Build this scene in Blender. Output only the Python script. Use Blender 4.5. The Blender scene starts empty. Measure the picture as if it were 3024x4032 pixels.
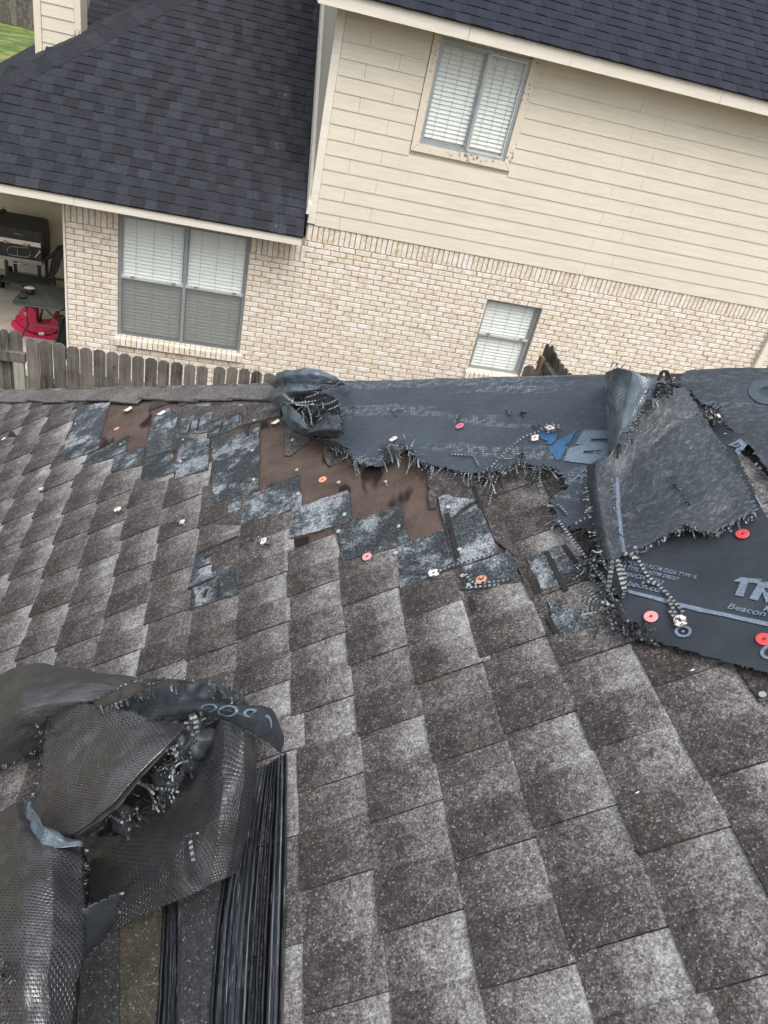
import bpy, bmesh, math, random
import numpy as np
from mathutils import Vector, Matrix, noise as mnoise
random.seed(7); RNG = np.random.default_rng(7)
SC = bpy.context.scene
COL = SC.collection
# ------------------------------------------------------------------ camera (origin of the world is the lens, ground at z = GZ)
R = np.array([[0.97136505, -0.11907347, 0.2056002], [0.10008514, -0.57975456, -0.80862081], [0.21548294, 0.80604352, -0.55123583]])
F = 2900.9
GZ = -4.75
cam = bpy.data.objects.new('camera', bpy.data.cameras.new('camera')); COL.objects.link(cam)
cam.matrix_world = Matrix(((R[0][0], -R[1][0], -R[2][0], 0), (R[0][1], -R[1][1], -R[2][1], 0), (R[0][2], -R[1][2], -R[2][2], 0), (0, 0, 0, 1)))
cam.data.sensor_width = 36; cam.data.sensor_fit = 'AUTO'; cam.data.lens = 36 * F / 4032
cam.data.clip_start = 0.02; cam.data.clip_end = 500
SC.camera = cam
# ------------------------------------------------------------------ sky, sun, exposure
SUN_EL, SUN_AZ = math.radians(60), math.radians(165)      # azimuth clockwise from +Y
w = bpy.data.worlds.new("World"); SC.world = w; w.use_nodes = True
nt = w.node_tree; bg = nt.nodes['Background']
sky = nt.nodes.new('ShaderNodeTexSky'); sky.sky_type = 'NISHITA'; sky.sun_disc = False
sky.sun_elevation = SUN_EL; sky.sun_rotation = SUN_AZ
sky.air_density = 1.0; sky.dust_density = 6.0; sky.ozone_density = 1.0
hs = nt.nodes.new('ShaderNodeHueSaturation'); hs.inputs['Saturation'].default_value = 0.42
nt.links.new(sky.outputs[0], hs.inputs['Color']); nt.links.new(hs.outputs[0], bg.inputs[0]); bg.inputs[1].default_value = 0.15
sl = bpy.data.lights.new('sun', 'SUN'); sl.energy = 0.6; sl.angle = math.radians(50); sl.color = (1, .98, .95)
so = bpy.data.objects.new('sun', sl); COL.objects.link(so)
sd = Vector((math.sin(SUN_AZ) * math.cos(SUN_EL), math.cos(SUN_AZ) * math.cos(SUN_EL), math.sin(SUN_EL)))
so.rotation_euler = (-sd).to_track_quat('-Z', 'Y').to_euler(); so.location = (0, 0, 30)
SC.view_settings.view_transform = 'Standard'; SC.view_settings.look = 'None'; SC.view_settings.gamma = 1
SC.view_settings.use_curve_mapping = False; SC.view_settings.exposure = 0.74
SC.render.engine = 'CYCLES'; SC.cycles.max_bounces = 6; SC.cycles.transparent_max_bounces = 12
SC.cycles.use_denoising = True

# ------------------------------------------------------------------ helpers: rays, planes
def ray(x, y): return R.T @ np.array([(x - 1512) / F, (y - 2016) / F, 1.0])
def W(x, y, Y): q = ray(x, y); return q / q[1] * Y            # point of the picture ray on the vertical plane at depth Y
def onz(x, y, z): q = ray(x, y); return q / q[2] * z
TH = math.atan(8 / 12); CT, ST = math.cos(TH), math.sin(TH)
SL = np.array([CT, 0, ST]); NR = np.array([-ST, 0, CT]); YY = np.array([0, 1.0, 0])
HC = 1.2                                                        # lens to roof plane, metres
def RP(s, y, h=0.0): return SL * s + YY * y + NR * (h - HC)      # roof frame to world
def P(x, y, h=0.0): d = ray(x, y); return d * ((h - HC) / (NR @ d))
def SY(x, y, h=0.0): p = P(x, y, h); return p @ SL, p[1]
HIP = 2.27 + HC * ST; HQ = HIP / math.sqrt(2)                              # hip: x + y = HIP in plan
TT = math.tan(TH)
def surfz(x, y, h=0.0, eps=.05):
    z1 = TT * x; z2 = TT * (HIP - y)
    return .5 * (z1 + z2) - .5 * np.sqrt((z1 - z2) ** 2 + eps ** 2) + .25 * eps ** 2 / np.sqrt((z1 - z2) ** 2 + eps ** 2) + (h - HC) / CT
def pq(p): return ((p[0] - p[1]) / math.sqrt(2), (p[0] + p[1]) / math.sqrt(2))
def C(o, s): return lambda x, y: (o[0] + x * s, o[1] + y * s)
cG = C((0, 1450), .7233); cH = C((900, 1400), .7836); cK = C((1000, 1420), .4822); cL = C((1900, 1420), .4822)
cM = C((2400, 1420), .3761); cN = C((2200, 2050), .4967); cE = C((0, 2580), .7233); cF = C((0, 3200), .7233)
cb = C((0, 780), .3737); cO = C((1750, 1850), .4219)
def inpoly(pts, poly):
    pts = np.asarray(pts); x, y = pts[:, 0], pts[:, 1]; r = np.zeros(len(pts), bool); n = len(poly)
    for i in range(n):
        x1, y1 = poly[i]; x2, y2 = poly[(i + 1) % n]
        if y1 == y2: continue
        c = ((y1 > y) != (y2 > y)) & (x < (x2 - x1) * (y - y1) / (y2 - y1) + x1); r ^= c
    return r
# ------------------------------------------------------------------ helpers: objects
def thing(name, label, cat, loc, group=None):
    o = bpy.data.objects.new(name, None); o.location = [float(v) for v in loc]; COL.objects.link(o)
    o.empty_display_size = .1
    o['label'] = label; o['category'] = cat
    if group: o['group'] = group
    return o
def tag(o, label, cat, group=None):
    o['label'] = label; o['category'] = cat
    if group: o['group'] = group
    return o
def put(o, parent):
    COL.objects.link(o)
    if parent is not None:
        o.parent = parent
        if parent.type == 'EMPTY' or parent.parent is None:
            o.matrix_parent_inverse = Matrix.Translation(parent.location).inverted()
    return o
class MB:
    def __init__(s): s.v = []; s.f = []; s.uv = []; s.m = []; s.tone = []
    def face(s, pts, m=0, uv=None, tone=0.0):
        n = len(s.v); s.v.extend([tuple(float(c) for c in p) for p in pts]); s.f.append(tuple(range(n, n + len(pts))))
        s.uv.append(uv or [(0, 0)] * len(pts)); s.m.append(m); s.tone.append(tone)
    def hexa(s, c, m=0, tone=0.0):                                # 8 corners: 0-3 bottom ring, 4-7 top ring
        n = len(s.v); s.v.extend([tuple(float(k) for k in p) for p in c])
        for q in ((3, 2, 1, 0), (4, 5, 6, 7), (0, 1, 5, 4), (1, 2, 6, 5), (2, 3, 7, 6), (3, 0, 4, 7)):
            s.f.append(tuple(n + i for i in q)); s.uv.append([(0, 0)] * 4); s.m.append(m); s.tone.append(tone)
    def box(s, x0, x1, y0, y1, z0, z1, m=0, tone=0.0):
        s.hexa([(x0, y0, z0), (x1, y0, z0), (x1, y1, z0), (x0, y1, z0), (x0, y0, z1), (x1, y0, z1), (x1, y1, z1), (x0, y1, z1)], m, tone)
    def prism(s, pts, vec, m=0, tone=0.0):                        # polygon swept along vec
        a = [np.array(p, float) for p in pts]; b = [p + np.array(vec) for p in a]; n = len(a)
        s.face(a[::-1], m, None, tone); s.face(b, m, None, tone)
        for i in range(n): s.face([a[i], a[(i + 1) % n], b[(i + 1) % n], b[i]], m, None, tone)
    def tube(s, pts, r, seg=8, m=0, caps=True):
        pts = [np.array(p, float) for p in pts]; rings = []
        for i, p in enumerate(pts):
            t = pts[min(i + 1, len(pts) - 1)] - pts[max(i - 1, 0)]; t = t / (np.linalg.norm(t) + 1e-9)
            a = np.cross(t, [0, 0, 1.0]); 
            if np.linalg.norm(a) < .1: a = np.cross(t, [0, 1.0, 0])
            a /= np.linalg.norm(a); b = np.cross(t, a); rr = r[i] if hasattr(r, '__len__') else r
            rings.append([p + rr * (math.cos(k) * a + math.sin(k) * b) for k in np.linspace(0, 2 * math.pi, seg, False)])
        n = len(s.v)
        for rg in rings: s.v.extend([tuple(q) for q in rg])
        for i in range(len(rings) - 1):
            for k in range(seg):
                k2 = (k + 1) % seg; s.f.append((n + i * seg + k, n + i * seg + k2, n + (i + 1) * seg + k2, n + (i + 1) * seg + k))
                s.uv.append([(0, 0)] * 4); s.m.append(m); s.tone.append(0)
        if caps:
            s.face(rings[0][::-1], m); s.face(rings[-1], m)
    def disc(s, c, ax, r0, r1, h, seg=16, m=0):                   # frustum on c along ax
        ax = np.array(ax, float); ax /= np.linalg.norm(ax)
        a = np.cross(ax, [0.3, .9, .1]); a /= np.linalg.norm(a); b = np.cross(ax, a); c = np.array(c, float)
        A = [c + r0 * (math.cos(k) * a + math.sin(k) * b) for k in np.linspace(0, 2 * math.pi, seg, False)]
        B = [c + ax * h + r1 * (math.cos(k) * a + math.sin(k) * b) for k in np.linspace(0, 2 * math.pi, seg, False)]
        s.face(A[::-1], m); s.face(B, m)
        for k in range(seg): s.face([A[k], A[(k + 1) % seg], B[(k + 1) % seg], B[k]], m)
    def mesh(s, name, mats, smooth=False, origin=None):
        me = bpy.data.meshes.new(name)
        v = s.v if origin is None else [tuple(np.array(p) - origin) for p in s.v]
        me.from_pydata(v, [], s.f)
        for mm in (mats if isinstance(mats, (list, tuple)) else [mats]): me.materials.append(mm)
        uvl = me.uv_layers.new(name='UVMap'); flat = np.array([c for q in s.uv for t in q for c in t], dtype=np.float32)
        uvl.data.foreach_set('uv', flat)
        me.polygons.foreach_set('material_index', np.array(s.m, dtype=np.int32))
        if any(s.tone):
            at = me.attributes.new('tone', 'FLOAT', 'FACE'); at.data.foreach_set('value', np.array(s.tone, dtype=np.float32))
        if smooth: me.polygons.foreach_set('use_smooth', np.ones(len(s.f), bool))
        me.update(); return me
    def build(s, name, mats, parent=None, smooth=False, kind=None, tone=None):
        o = bpy.data.objects.new(name, s.mesh(name, mats, smooth)); put(o, parent)
        if kind: o['kind'] = kind
        if tone is not None: o.color = (tone, 0, 0, 1)
        return o
def bevel(o, wd=.004, seg=2):
    m = o.modifiers.new('bevel', 'BEVEL'); m.width = wd; m.segments = seg; m.limit_method = 'ANGLE'; return o
# ------------------------------------------------------------------ helpers: materials
class NT:
    def __init__(s, name):
        s.m = bpy.data.materials.new(name); s.m.use_nodes = True; s.t = s.m.node_tree; s.b = s.t.nodes['Principled BSDF']; s.out = s.t.nodes['Material Output']
    def n(s, typ, ins=None, **props):
        nd = s.t.nodes.new('ShaderNode' + typ)
        for k, v in props.items(): setattr(nd, k, v)
        for k, v in (ins or {}).items(): s.set(nd.inputs[k], v)
        return nd
    def set(s, sock, v):
        if isinstance(v, bpy.types.NodeSocket): s.t.links.new(v, sock)
        elif isinstance(v, bpy.types.Node): s.t.links.new(v.outputs[0], sock)
        else: sock.default_value = v
    def math(s, op, a, b=0.0, c=0.0, clamp=False):
        nd = s.t.nodes.new('ShaderNodeMath'); nd.operation = op; nd.use_clamp = clamp
        s.set(nd.inputs[0], a); s.set(nd.inputs[1], b); s.set(nd.inputs[2], c); return nd.outputs[0]
    def noise(s, vec, scale, detail=3, rough=.55): 
        nd = s.n('TexNoise', {'Scale': scale, 'Detail': detail, 'Roughness': rough})
        if vec is not None: s.set(nd.inputs['Vector'], vec)
        return nd.outputs[0]
    def ramp(s, fac, stops, interp='LINEAR'):
        nd = s.n('ValToRGB'); cr = nd.color_ramp; cr.interpolation = interp
        while len(cr.elements) < len(stops): cr.elements.new(.5)
        for e, (p, c) in zip(cr.elements, stops): e.position = p; e.color = (*c, 1) if len(c) == 3 else c
        s.set(nd.inputs[0], fac); return nd.outputs[0]
    def mix(s, fac, a, b, mode='MIX'):
        nd = s.t.nodes.new('ShaderNodeMix'); nd.data_type = 'RGBA'; nd.blend_type = mode
        s.set(nd.inputs[0], fac)
        for i, v in ((6, a), (7, b)): s.set(nd.inputs[i], (*v, 1) if isinstance(v, tuple) and len(v) == 3 else v)
        return nd.outputs[2]
    def smooth(s, v, a, b):
        nd = s.n('MapRange', {'Value': v, 'From Min': a, 'From Max': b}); nd.interpolation_type = 'SMOOTHSTEP'; return nd.outputs[0]
    def bump(s, h, strength=.5, dist=.002, prev=None):
        nd = s.n('Bump', {'Height': h, 'Strength': strength, 'Distance': dist})
        if prev is not None: s.set(nd.inputs['Normal'], prev)
        s.set(s.b.inputs['Normal'], nd.outputs[0]); return nd.outputs[0]
    def base(s, c, rough=.6, spec=.4, metal=0.0):
        s.set(s.b.inputs['Base Color'], (*c, 1) if isinstance(c, tuple) and len(c) == 3 else c)
        s.set(s.b.inputs['Roughness'], rough); s.b.inputs['Specular IOR Level'].default_value = spec; s.b.inputs['Metallic'].default_value = metal
        return s.m
    def pos(s): return s.n('NewGeometry').outputs['Position']
    def objpos(s): return s.n('TexCoord').outputs['Object']
    def uv(s): return s.n('UVMap').outputs[0]
    def rnd(s): return s.n('ObjectInfo').outputs['Random']
    def tone(s):
        a = s.n('Attribute', attribute_name='tone').outputs['Fac']
        sep = s.n('SeparateColor', {0: s.n('ObjectInfo').outputs['Color']}).outputs[0]
        return s.math('ADD', a, sep)
    def scaled(s, vec, sc): 
        nd = s.n('Mapping'); s.set(nd.inputs['Vector'], vec); nd.inputs['Scale'].default_value = sc; return nd.outputs[0]
def simple(name, c, rough=.6, spec=.4, metal=0.0, var=.15, scale=20, bump=0):
    t = NT(name); p = t.pos(); n = t.noise(p, scale, 4)
    lo = tuple(v * (1 - var) for v in c); hi = tuple(min(1, v * (1 + var)) for v in c)
    t.base(t.ramp(n, [(.3, lo), (.7, hi)]), rough, spec, metal)
    if bump: t.bump(t.noise(p, scale * 8, 3), bump, .002)
    return t.m
def granule(name, stops, basev, gtone=0.0, grad=.3, gr=.28, bl=.45, gscale=420, streak=None):
    t = NT(name); p = t.pos()
    v = t.n('TexVoronoi', {'Scale': gscale}); t.set(v.inputs['Vector'], p)
    g = t.n('SeparateColor', {0: v.outputs['Color']}).outputs[0]
    n1 = t.noise(p, 75, 5, .7); n2 = t.noise(p, 13, 4, .65); n3 = t.noise(p, 230, 2, .6)
    val = t.math('MULTIPLY_ADD', t.math('SUBTRACT', g, .5), gr, basev)
    val = t.math('MULTIPLY_ADD', t.math('SUBTRACT', n1, .5), .78, val)
    val = t.math('MULTIPLY_ADD', t.math('SUBTRACT', n3, .5), .68, val)
    val = t.math('MULTIPLY_ADD', t.math('SUBTRACT', n2, .5), bl, val)
    if grad:
        u = t.n('SeparateXYZ', {0: t.uv()}).outputs[0]
        u2 = t.math('MULTIPLY_ADD', t.math('SUBTRACT', n2, .5), .55, u)
        val = t.math('MULTIPLY_ADD', t.math('SUBTRACT', t.smooth(u2, .1, .95), .45), t.math('MULTIPLY_ADD', t.rnd(), grad * .8, grad * .5), val)
        edge = t.smooth(u, .93, .99); val = t.math('MULTIPLY_ADD', edge, .10, val)
    val = t.math('MULTIPLY_ADD', t.math('SUBTRACT', t.rnd(), .5), .12, val)
    col = t.ramp(val, stops)
    spark = t.math('GREATER_THAN', g, .975)
    col = t.mix(t.math('MULTIPLY', spark, .25), col, (.55, .55, .54))
    t.base(col, .85, .25)
    h = t.math('MULTIPLY_ADD', n3, .8, g)
    t.bump(h, .55, .0016)
    return t.m
M = {}
ST_BR = [(.05, (.0165, .014, .0135)), (.40, (.054, .0475, .0455)), (.58, (.116, .108, .105)), (.80, (.23, .227, .227)), (1, (.40, .405, .405))]
M['base'] = granule('shingle_granules_pale', ST_BR, .555)
M['tooth'] = granule('shingle_granules_brown', ST_BR, .438, grad=.26)
M['cap'] = granule('hip_cap_granules', [(.1, (.03, .029, .03)), (.45, (.10, .095, .093)), (.7, (.19, .185, .18)), (1, (.36, .36, .35))], .5, grad=0)
def exposed():
    t = NT('bared_asphalt'); p = t.pos()
    v = t.n('TexVoronoi', {'Scale': 420}); t.set(v.inputs['Vector'], p); g = t.n('SeparateColor', {0: v.outputs['Color']}).outputs[0]
    n1 = t.noise(p, 9, 4, .6); n3 = t.noise(p, 200, 2, .6); n2 = t.noise(p, 45, 4, .6)
    d = t.math('ADD', t.math('MULTIPLY_ADD', t.math('SUBTRACT', g, .5), .38, .33), t.math('MULTIPLY', t.math('SUBTRACT', n3, .5), 1.0))
    patch = t.smooth(t.math('MULTIPLY_ADD', t.math('SUBTRACT', n2, .5), .5, n1), .42, .68)
    pale = t.math('MULTIPLY', patch, .48)
    val = t.math('ADD', t.math('ADD', d, pale), t.math('MULTIPLY', t.math('SUBTRACT', t.rnd(), .5), .14))
    t.base(t.ramp(val, [(.05, (.009, .011, .013)), (.35, (.032, .038, .043)), (.6, (.10, .118, .132)), (.85, (.24, .27, .295)), (1, (.4, .43, .45))]), .8, .3)
    t.bump(t.math('ADD', g, n3), .5, .0015); return t.m
M['exposed'] = exposed()
def felt():
    t = NT('brown_felt'); p = t.pos(); n = t.noise(p, 260, 3, .6); n2 = t.noise(p, 12, 3)
    st = t.smooth(t.noise(t.scaled(p, (16, 5, 8)), 1, 2, .4), .585, .67)
    c = t.ramp(t.math('MULTIPLY_ADD', t.math('SUBTRACT', n2, .5), .6, n), [(.25, (.052, .038, .032)), (.55, (.105, .079, .067)), (.85, (.16, .124, .107))])
    t.base(t.mix(st, c, (.022, .016, .014)), .92, .15); t.bump(n, .4, .001); return t.m
M['felt'] = felt()
M['tar'] = simple('tar_strip', (.022, .020, .020), .6, .4, var=.4, scale=60)
M['torn_rim'] = simple('torn_shingle_fibre', (.07, .063, .058), .95, .1, var=.5, scale=90)
def weave(name, c, rough, bw, bh, bstr, bdist, dash=0.0, spec=.5, groove=0.0, fleck=0.0):
    t = NT(name); u = t.uv()
    br = t.n('TexBrick', {'Scale': 1.0, 'Mortar Size': bh * .11, 'Mortar Smooth': .55, 'Brick Width': bw, 'Row Height': bh, 'Color1': (1, 1, 1, 1), 'Color2': (.55, .55, .55, 1), 'Mortar': (0, 0, 0, 1)})
    br.offset = .5; t.set(br.inputs['Vector'], u)
    fac = t.n('SeparateColor', {0: br.outputs['Color']}).outputs[0]
    rb = t.n('TexBrick', {'Scale': 1.0, 'Mortar Size': 0.0, 'Brick Width': bw, 'Row Height': bh, 'Color1': (0, 0, 0, 1), 'Color2': (1, 1, 1, 1)}); t.set(rb.inputs['Vector'], u); rnd_ = t.n('SeparateColor', {0: rb.outputs['Color']}).outputs[0]
    n = t.noise(u, 7, 4, .6); n5 = t.noise(u, 55, 3)
    cell = fac
    if groove: fac = t.math('MAXIMUM', fac, t.smooth(t.noise(t.scaled(u, (50, 90, 1)), 1, 2), .46, .6))
    fac = t.math('MULTIPLY_ADD', fac, .8, t.math('MULTIPLY', t.noise(t.scaled(u, (60, 160, 1)), 1, 2), .35))
    col = t.ramp(n, [(.25, tuple(k * .75 for k in c)), (.75, tuple(k * 1.35 for k in c))])
    if dash:
        b2 = t.n('TexBrick', {'Scale': 1.0, 'Mortar Size': .0016, 'Mortar Smooth': .3, 'Brick Width': .011, 'Row Height': .0075}); b2.offset = .5
        t.set(b2.inputs['Vector'], u); d2 = t.math('SUBTRACT', 1.0, b2.outputs['Fac'])
        bands = t.smooth(t.noise(t.scaled(u, (1.6, 13, 1)), 1, 2, .5), .52, .60)
        worn = t.smooth(n5, .42, .6)
        f = t.math('MULTIPLY', t.math('MULTIPLY', d2, bands), t.math('MULTIPLY', worn, dash))
        col = t.mix(f, col, (.27, .30, .33))
    if fleck: col = t.mix(t.math('MULTIPLY', t.math('MULTIPLY', t.math('POWER', rnd_, 2.2), t.smooth(n5, .3, .62)), fleck), col, (.34, .36, .37))
    if groove: col = t.mix(t.math('MULTIPLY', t.math('SUBTRACT', 1.0, fac, clamp=True), groove), col, (.008, .008, .009))  # darkens the grooves in colour, standing in for shade in the relief
    t.base(col, t.math('MULTIPLY_ADD', n, .18, rough - .09), spec)
    t.bump(fac, bstr, bdist, t.bump(t.noise(u, 9, 3), .35, .02)); return t.m
def dashweave(name, c, rough, bw=.0150, bh=.0068):
    t = NT(name); u = t.uv(); sx = t.n('SeparateXYZ', {0: u}); warp = t.math('MULTIPLY', t.math('SUBTRACT', t.noise(u, 14, 2), .5), .006)
    uu = t.math('ADD', sx.outputs[0], warp); vv = t.math('ADD', sx.outputs[1], t.math('MULTIPLY', warp, .7)); v1 = t.math('DIVIDE', vv, bh); row = t.math('FLOOR', v1)
    u1 = t.math('ADD', t.math('DIVIDE', uu, bw), t.math('MULTIPLY', t.math('MODULO', t.math('ABSOLUTE', row), 2.0), .5)); fu, fv = t.math('FRACT', u1), t.math('FRACT', v1)
    band = lambda x, a, b_, e: t.math('MULTIPLY', t.smooth(x, a - e, a + e), t.smooth(x, b_ + e, b_ - e))
    d = t.math('MAXIMUM', t.math('MULTIPLY', band(fu, .1, .70, .06), band(fv, .16, .42, .12)), t.math('MULTIPLY', band(fu, .70, .82, .05), band(fv, .16, .82, .10)))
    d = t.math('MULTIPLY', d, t.smooth(t.noise(u, 26, 3), .30, .58)); n = t.noise(u, 6, 4, .6)
    col = t.ramp(n, [(.25, tuple(k * .7 for k in c)), (.75, tuple(k * 1.4 for k in c))])
    col = t.mix(t.math('MULTIPLY', d, .85), col, (.004, .004, .0045))  # embossed dents also darkened in colour, as painted shade
    t.base(col, t.math('MULTIPLY_ADD', n, .2, rough - .1), 1.0); t.b.inputs['IOR'].default_value = 1.62
    t.bump(t.math('SUBTRACT', 1.0, d), .75, .0026, t.bump(t.noise(u, 8, 4), .5, .03)); return t.m
M['gloss'] = dashweave('woven_gloss_underside', (.038, .038, .043), .33)
M['print'] = weave('woven_print_side', (.028, .035, .043), .46, .0045, .0035, .25, .0006, spec=.45)
M['worn'] = weave('woven_worn_side', (.036, .053, .071), .42, .0055, .0065, .8, .002, dash=.8, spec=.8, groove=.3, fleck=.06)
M['fuzzy'] = weave('woven_fuzzy_side', (.036, .046, .058), .46, .0062, .0048, .8, .002, dash=.3, spec=.6, groove=.35, fleck=.20)
M['matte'] = simple('matte_sheet_back', (.040, .036, .033), .75, .25, var=.25, scale=30, bump=.3)
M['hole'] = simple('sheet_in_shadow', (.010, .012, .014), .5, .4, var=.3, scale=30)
def fray():
    t = NT('frayed_tape'); u = t.uv()
    ck = t.n('TexChecker', {'Scale': 1.0, 'Color1': (0, 0, 0, 1), 'Color2': (1, 1, 1, 1)}); t.set(ck.inputs['Vector'], u)
    col = t.mix(ck.outputs['Fac'], (.030, .033, .036), t.ramp(t.noise(t.pos(), 40, 2), [(.3, (.13, .143, .15)), (.7, (.34, .36, .37))]))
    t.base(col, .55, .4); return t.m
M['fray'] = fray()
def inkm(name, c):
    t = NT(name); p = t.uv(); n = t.noise(t.pos(), 260, 2); n2 = t.noise(t.pos(), 18, 3)
    f = t.smooth(t.math('MULTIPLY_ADD', n2, .5, n), .55, .95)
    t.base(t.mix(f, c, tuple(k * .62 for k in c)), .6, .3); return t.m
M['ink'] = inkm('pale_blue_ink', (.19, .25, .33)); M['ink_blue'] = inkm('strong_blue_ink', (.055, .15, .30)); M['ink_dim'] = inkm('faded_ink', (.085, .11, .14))
def tape_strip():
    t = NT('pleated_strip_plastic'); u = t.uv()
    b2 = t.n('TexBrick', {'Scale': 1.0, 'Mortar Size': .003, 'Brick Width': .008, 'Row Height': .006}); t.set(b2.inputs['Vector'], u)
    d2 = t.math('SUBTRACT', 1.0, b2.outputs['Fac'])
    band = t.smooth(t.noise(t.scaled(u, (60, 2.2, 1)), 1, 2), .58, .64)
    fl = t.smooth(t.noise(t.scaled(u, (260, 9, 1)), 1, 3, .7), .63, .67)
    col = t.mix(t.math('MULTIPLY', t.math('MULTIPLY', d2, band), .7), t.ramp(t.noise(t.scaled(u, (120, 1.4, 1)), 1, 3, .6), [(.44, (.006, .007, .010)), (.60, (.03, .035, .043)), (.70, (.13, .145, .165))]), (.20, .26, .34))  # pale lengthwise streaks are painted sky reflections; the blue dashes are print
    col = t.mix(t.math('MULTIPLY', fl, .7), col, (.45, .48, .50))
    t.base(col, .20, 1.0); t.b.inputs['IOR'].default_value = 1.6; t.bump(t.noise(t.scaled(u, (300, 5, 1)), 1, 2), .7, .003); return t.m
M['strip'] = tape_strip()
M['pink'] = simple('pink_plastic', (.72, .30, .30), .45, .4, var=.06); M['red'] = simple('red_plastic', (.66, .075, .085), .4, .45, var=.06)
M['magenta'] = simple('magenta_plastic', (.62, .17, .29), .45, .4, var=.06)
M['white_cap'] = simple('faded_white_plastic', (.74, .66, .62), .5, .4, var=.1, scale=120); M['orange'] = simple('orange_pink_plastic', (.68, .32, .22), .5, .4, var=.1, scale=90)
M['rust'] = simple('rusty_nail', (.14, .06, .035), .7, .3, var=.3, scale=200); M['zinc'] = simple('zinc_nail', (.62, .66, .66), .35, .5, .6, var=.15, scale=200)
# neighbour house materials
def roof2(name, lo, hi):
    t = NT(name); p = t.pos(); tn = t.tone(); n = t.noise(p, 28, 4, .7); n2 = t.noise(p, 2.2, 3); n3 = t.noise(p, 110, 2)
    val = t.math('MULTIPLY_ADD', t.math('SUBTRACT', n, .5), 1.05, tn); val = t.math('MULTIPLY_ADD', t.math('SUBTRACT', n2, .5), .35, val)
    val = t.math('MULTIPLY_ADD', t.math('SUBTRACT', n3, .5), .5, val)
    sx = t.n('SeparateXYZ', {0: p}); 
    stain = t.math('MULTIPLY', t.smooth(sx.outputs[0], -.15, .5), t.smooth(t.noise(t.scaled(p, (9, .8, .8)), 1, 3), .48, .72))
    stain = t.math('MULTIPLY', stain, t.smooth(sx.outputs[0], .70, .62))
    val = t.math('MULTIPLY_ADD', stain, .30, val)
    t.base(t.ramp(val, [(-.0, lo), (.55, tuple((a + b) / 2 for a, b in zip(lo, hi))), (.95, hi), (1, (.2, .2, .2))]), .8, .3); t.bump(n3, .4, .003); return t.m
M['roofl'] = roof2('charcoal_shingles', (.0055, .0068, .0105), (.038, .041, .052)); M['roofu'] = roof2('slate_blue_shingles', (.005, .008, .015), (.021, .028, .044))
def brickm():
    t = NT('tumbled_cream_brick'); p = t.pos(); tn = t.tone()
    n = t.noise(p, 26, 5, .75); n2 = t.noise(p, 120, 3, .6); n3 = t.noise(p, 9, 3)
    c = t.ramp(n, [(.30, (.72, .69, .63)), (.50, (.65, .595, .50)), (.62, (.55, .42, .265)), (.75, (.46, .33, .20))])
    f = t.smooth(t.math('MULTIPLY_ADD', tn, .22, n3), .32, .72)
    c2 = t.mix(f, (.74, .715, .665), c)
    c3 = t.mix(t.math('MULTIPLY', t.smooth(n2, .62, .74), .35), c2, (.36, .29, .22))
    t.base(c3, .9, .2); t.bump(t.math('ADD', n2, n), .6, .006); return t.m
M['brick'] = brickm()
M['mortar'] = simple('grey_mortar', (.33, .295, .265), .95, .1, var=.2, scale=40)
def sidingm(name, c):
    t = NT(name); p = t.pos(); n = t.noise(t.scaled(p, (2.5, 9, 26)), 1, 4, .6); n2 = t.noise(p, 1.3, 3); gr = t.n('TexWave', {'Scale': 5.0, 'Distortion': 14.0, 'Detail': 3.0, 'Detail Scale': 1.6}, wave_type='BANDS', bands_direction='Z')
    t.set(gr.inputs['Vector'], t.scaled(p, (.55, 1, 4.5)))
    col = t.ramp(t.math('MULTIPLY_ADD', t.math('SUBTRACT', n2, .5), .5, n), [(.3, tuple(v * .93 for v in c)), (.7, tuple(v * 1.05 for v in c))])
    st = t.smooth(t.noise(t.scaled(p, (7, 7, 1.4)), 1, 4, .6), .64, .75)
    col = t.mix(t.math('MULTIPLY', st, .2), col, (.42, .36, .28))
    t.base(col, .65, .3); t.bump(gr.outputs['Fac'], .22, .003); return t.m
M['siding'] = sidingm('cream_lap_siding', (.605, .57, .468)); M['siding_shade'] = sidingm('porch_lap_siding', (.66, .61, .49))
M['trim'] = sidingm('cream_trim_paint', (.67, .64, .555))
def peel():
    t = NT('peeling_trim_paint'); p = t.pos(); n = t.noise(p, 22, 5, .75)
    z = t.noise(p, 3, 2)
    f = t.smooth(t.math('MULTIPLY_ADD', t.math('SUBTRACT', z, .5), .5, n), .575, .64)
    t.base(t.mix(f, t.mix(t.noise(p, 6, 3), (.60, .54, .44), (.68, .62, .51)), (.16, .13, .12)), .75, .25); t.bump(n, .3, .003); return t.m
M['peel'] = peel()
M['alum'] = simple('grey_aluminium', (.36, .40, .42), .4, .5, .4, var=.1, scale=8); M['alum_w'] = simple('bright_aluminium', (.66, .69, .70), .35, .5, .4, var=.06, scale=8)
M['slat'] = simple('white_blind_slat', (.74, .77, .745), .5, .4, var=.03, scale=4); M['dark_room'] = simple('dark_room', (.09, .09, .088), .9, .1)
M['cordw'] = simple('blind_cord', (.50, .51, .49), .8, .2)
def glassm(name, tint, alpha):
    t = NT(name); tr = t.n('BsdfTransparent', {0: (*tint, 1)}); gl = t.n('BsdfGlossy', {0: (.9, .95, .95, 1), 'Roughness': .03})
    lw = t.n('LayerWeight', {'Blend': .5}).outputs['Facing']; f = t.math('MULTIPLY_ADD', t.math('POWER', lw, 4.0), .6, alpha + .02, clamp=True)
    mx = t.n('MixShader', {0: f, 1: tr.outputs[0], 2: gl.outputs[0]}); t.t.links.new(mx.outputs[0], t.out.inputs[0]); return t.m
M['glass'] = glassm('window_glass', (.97, .985, .975), .03)
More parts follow.
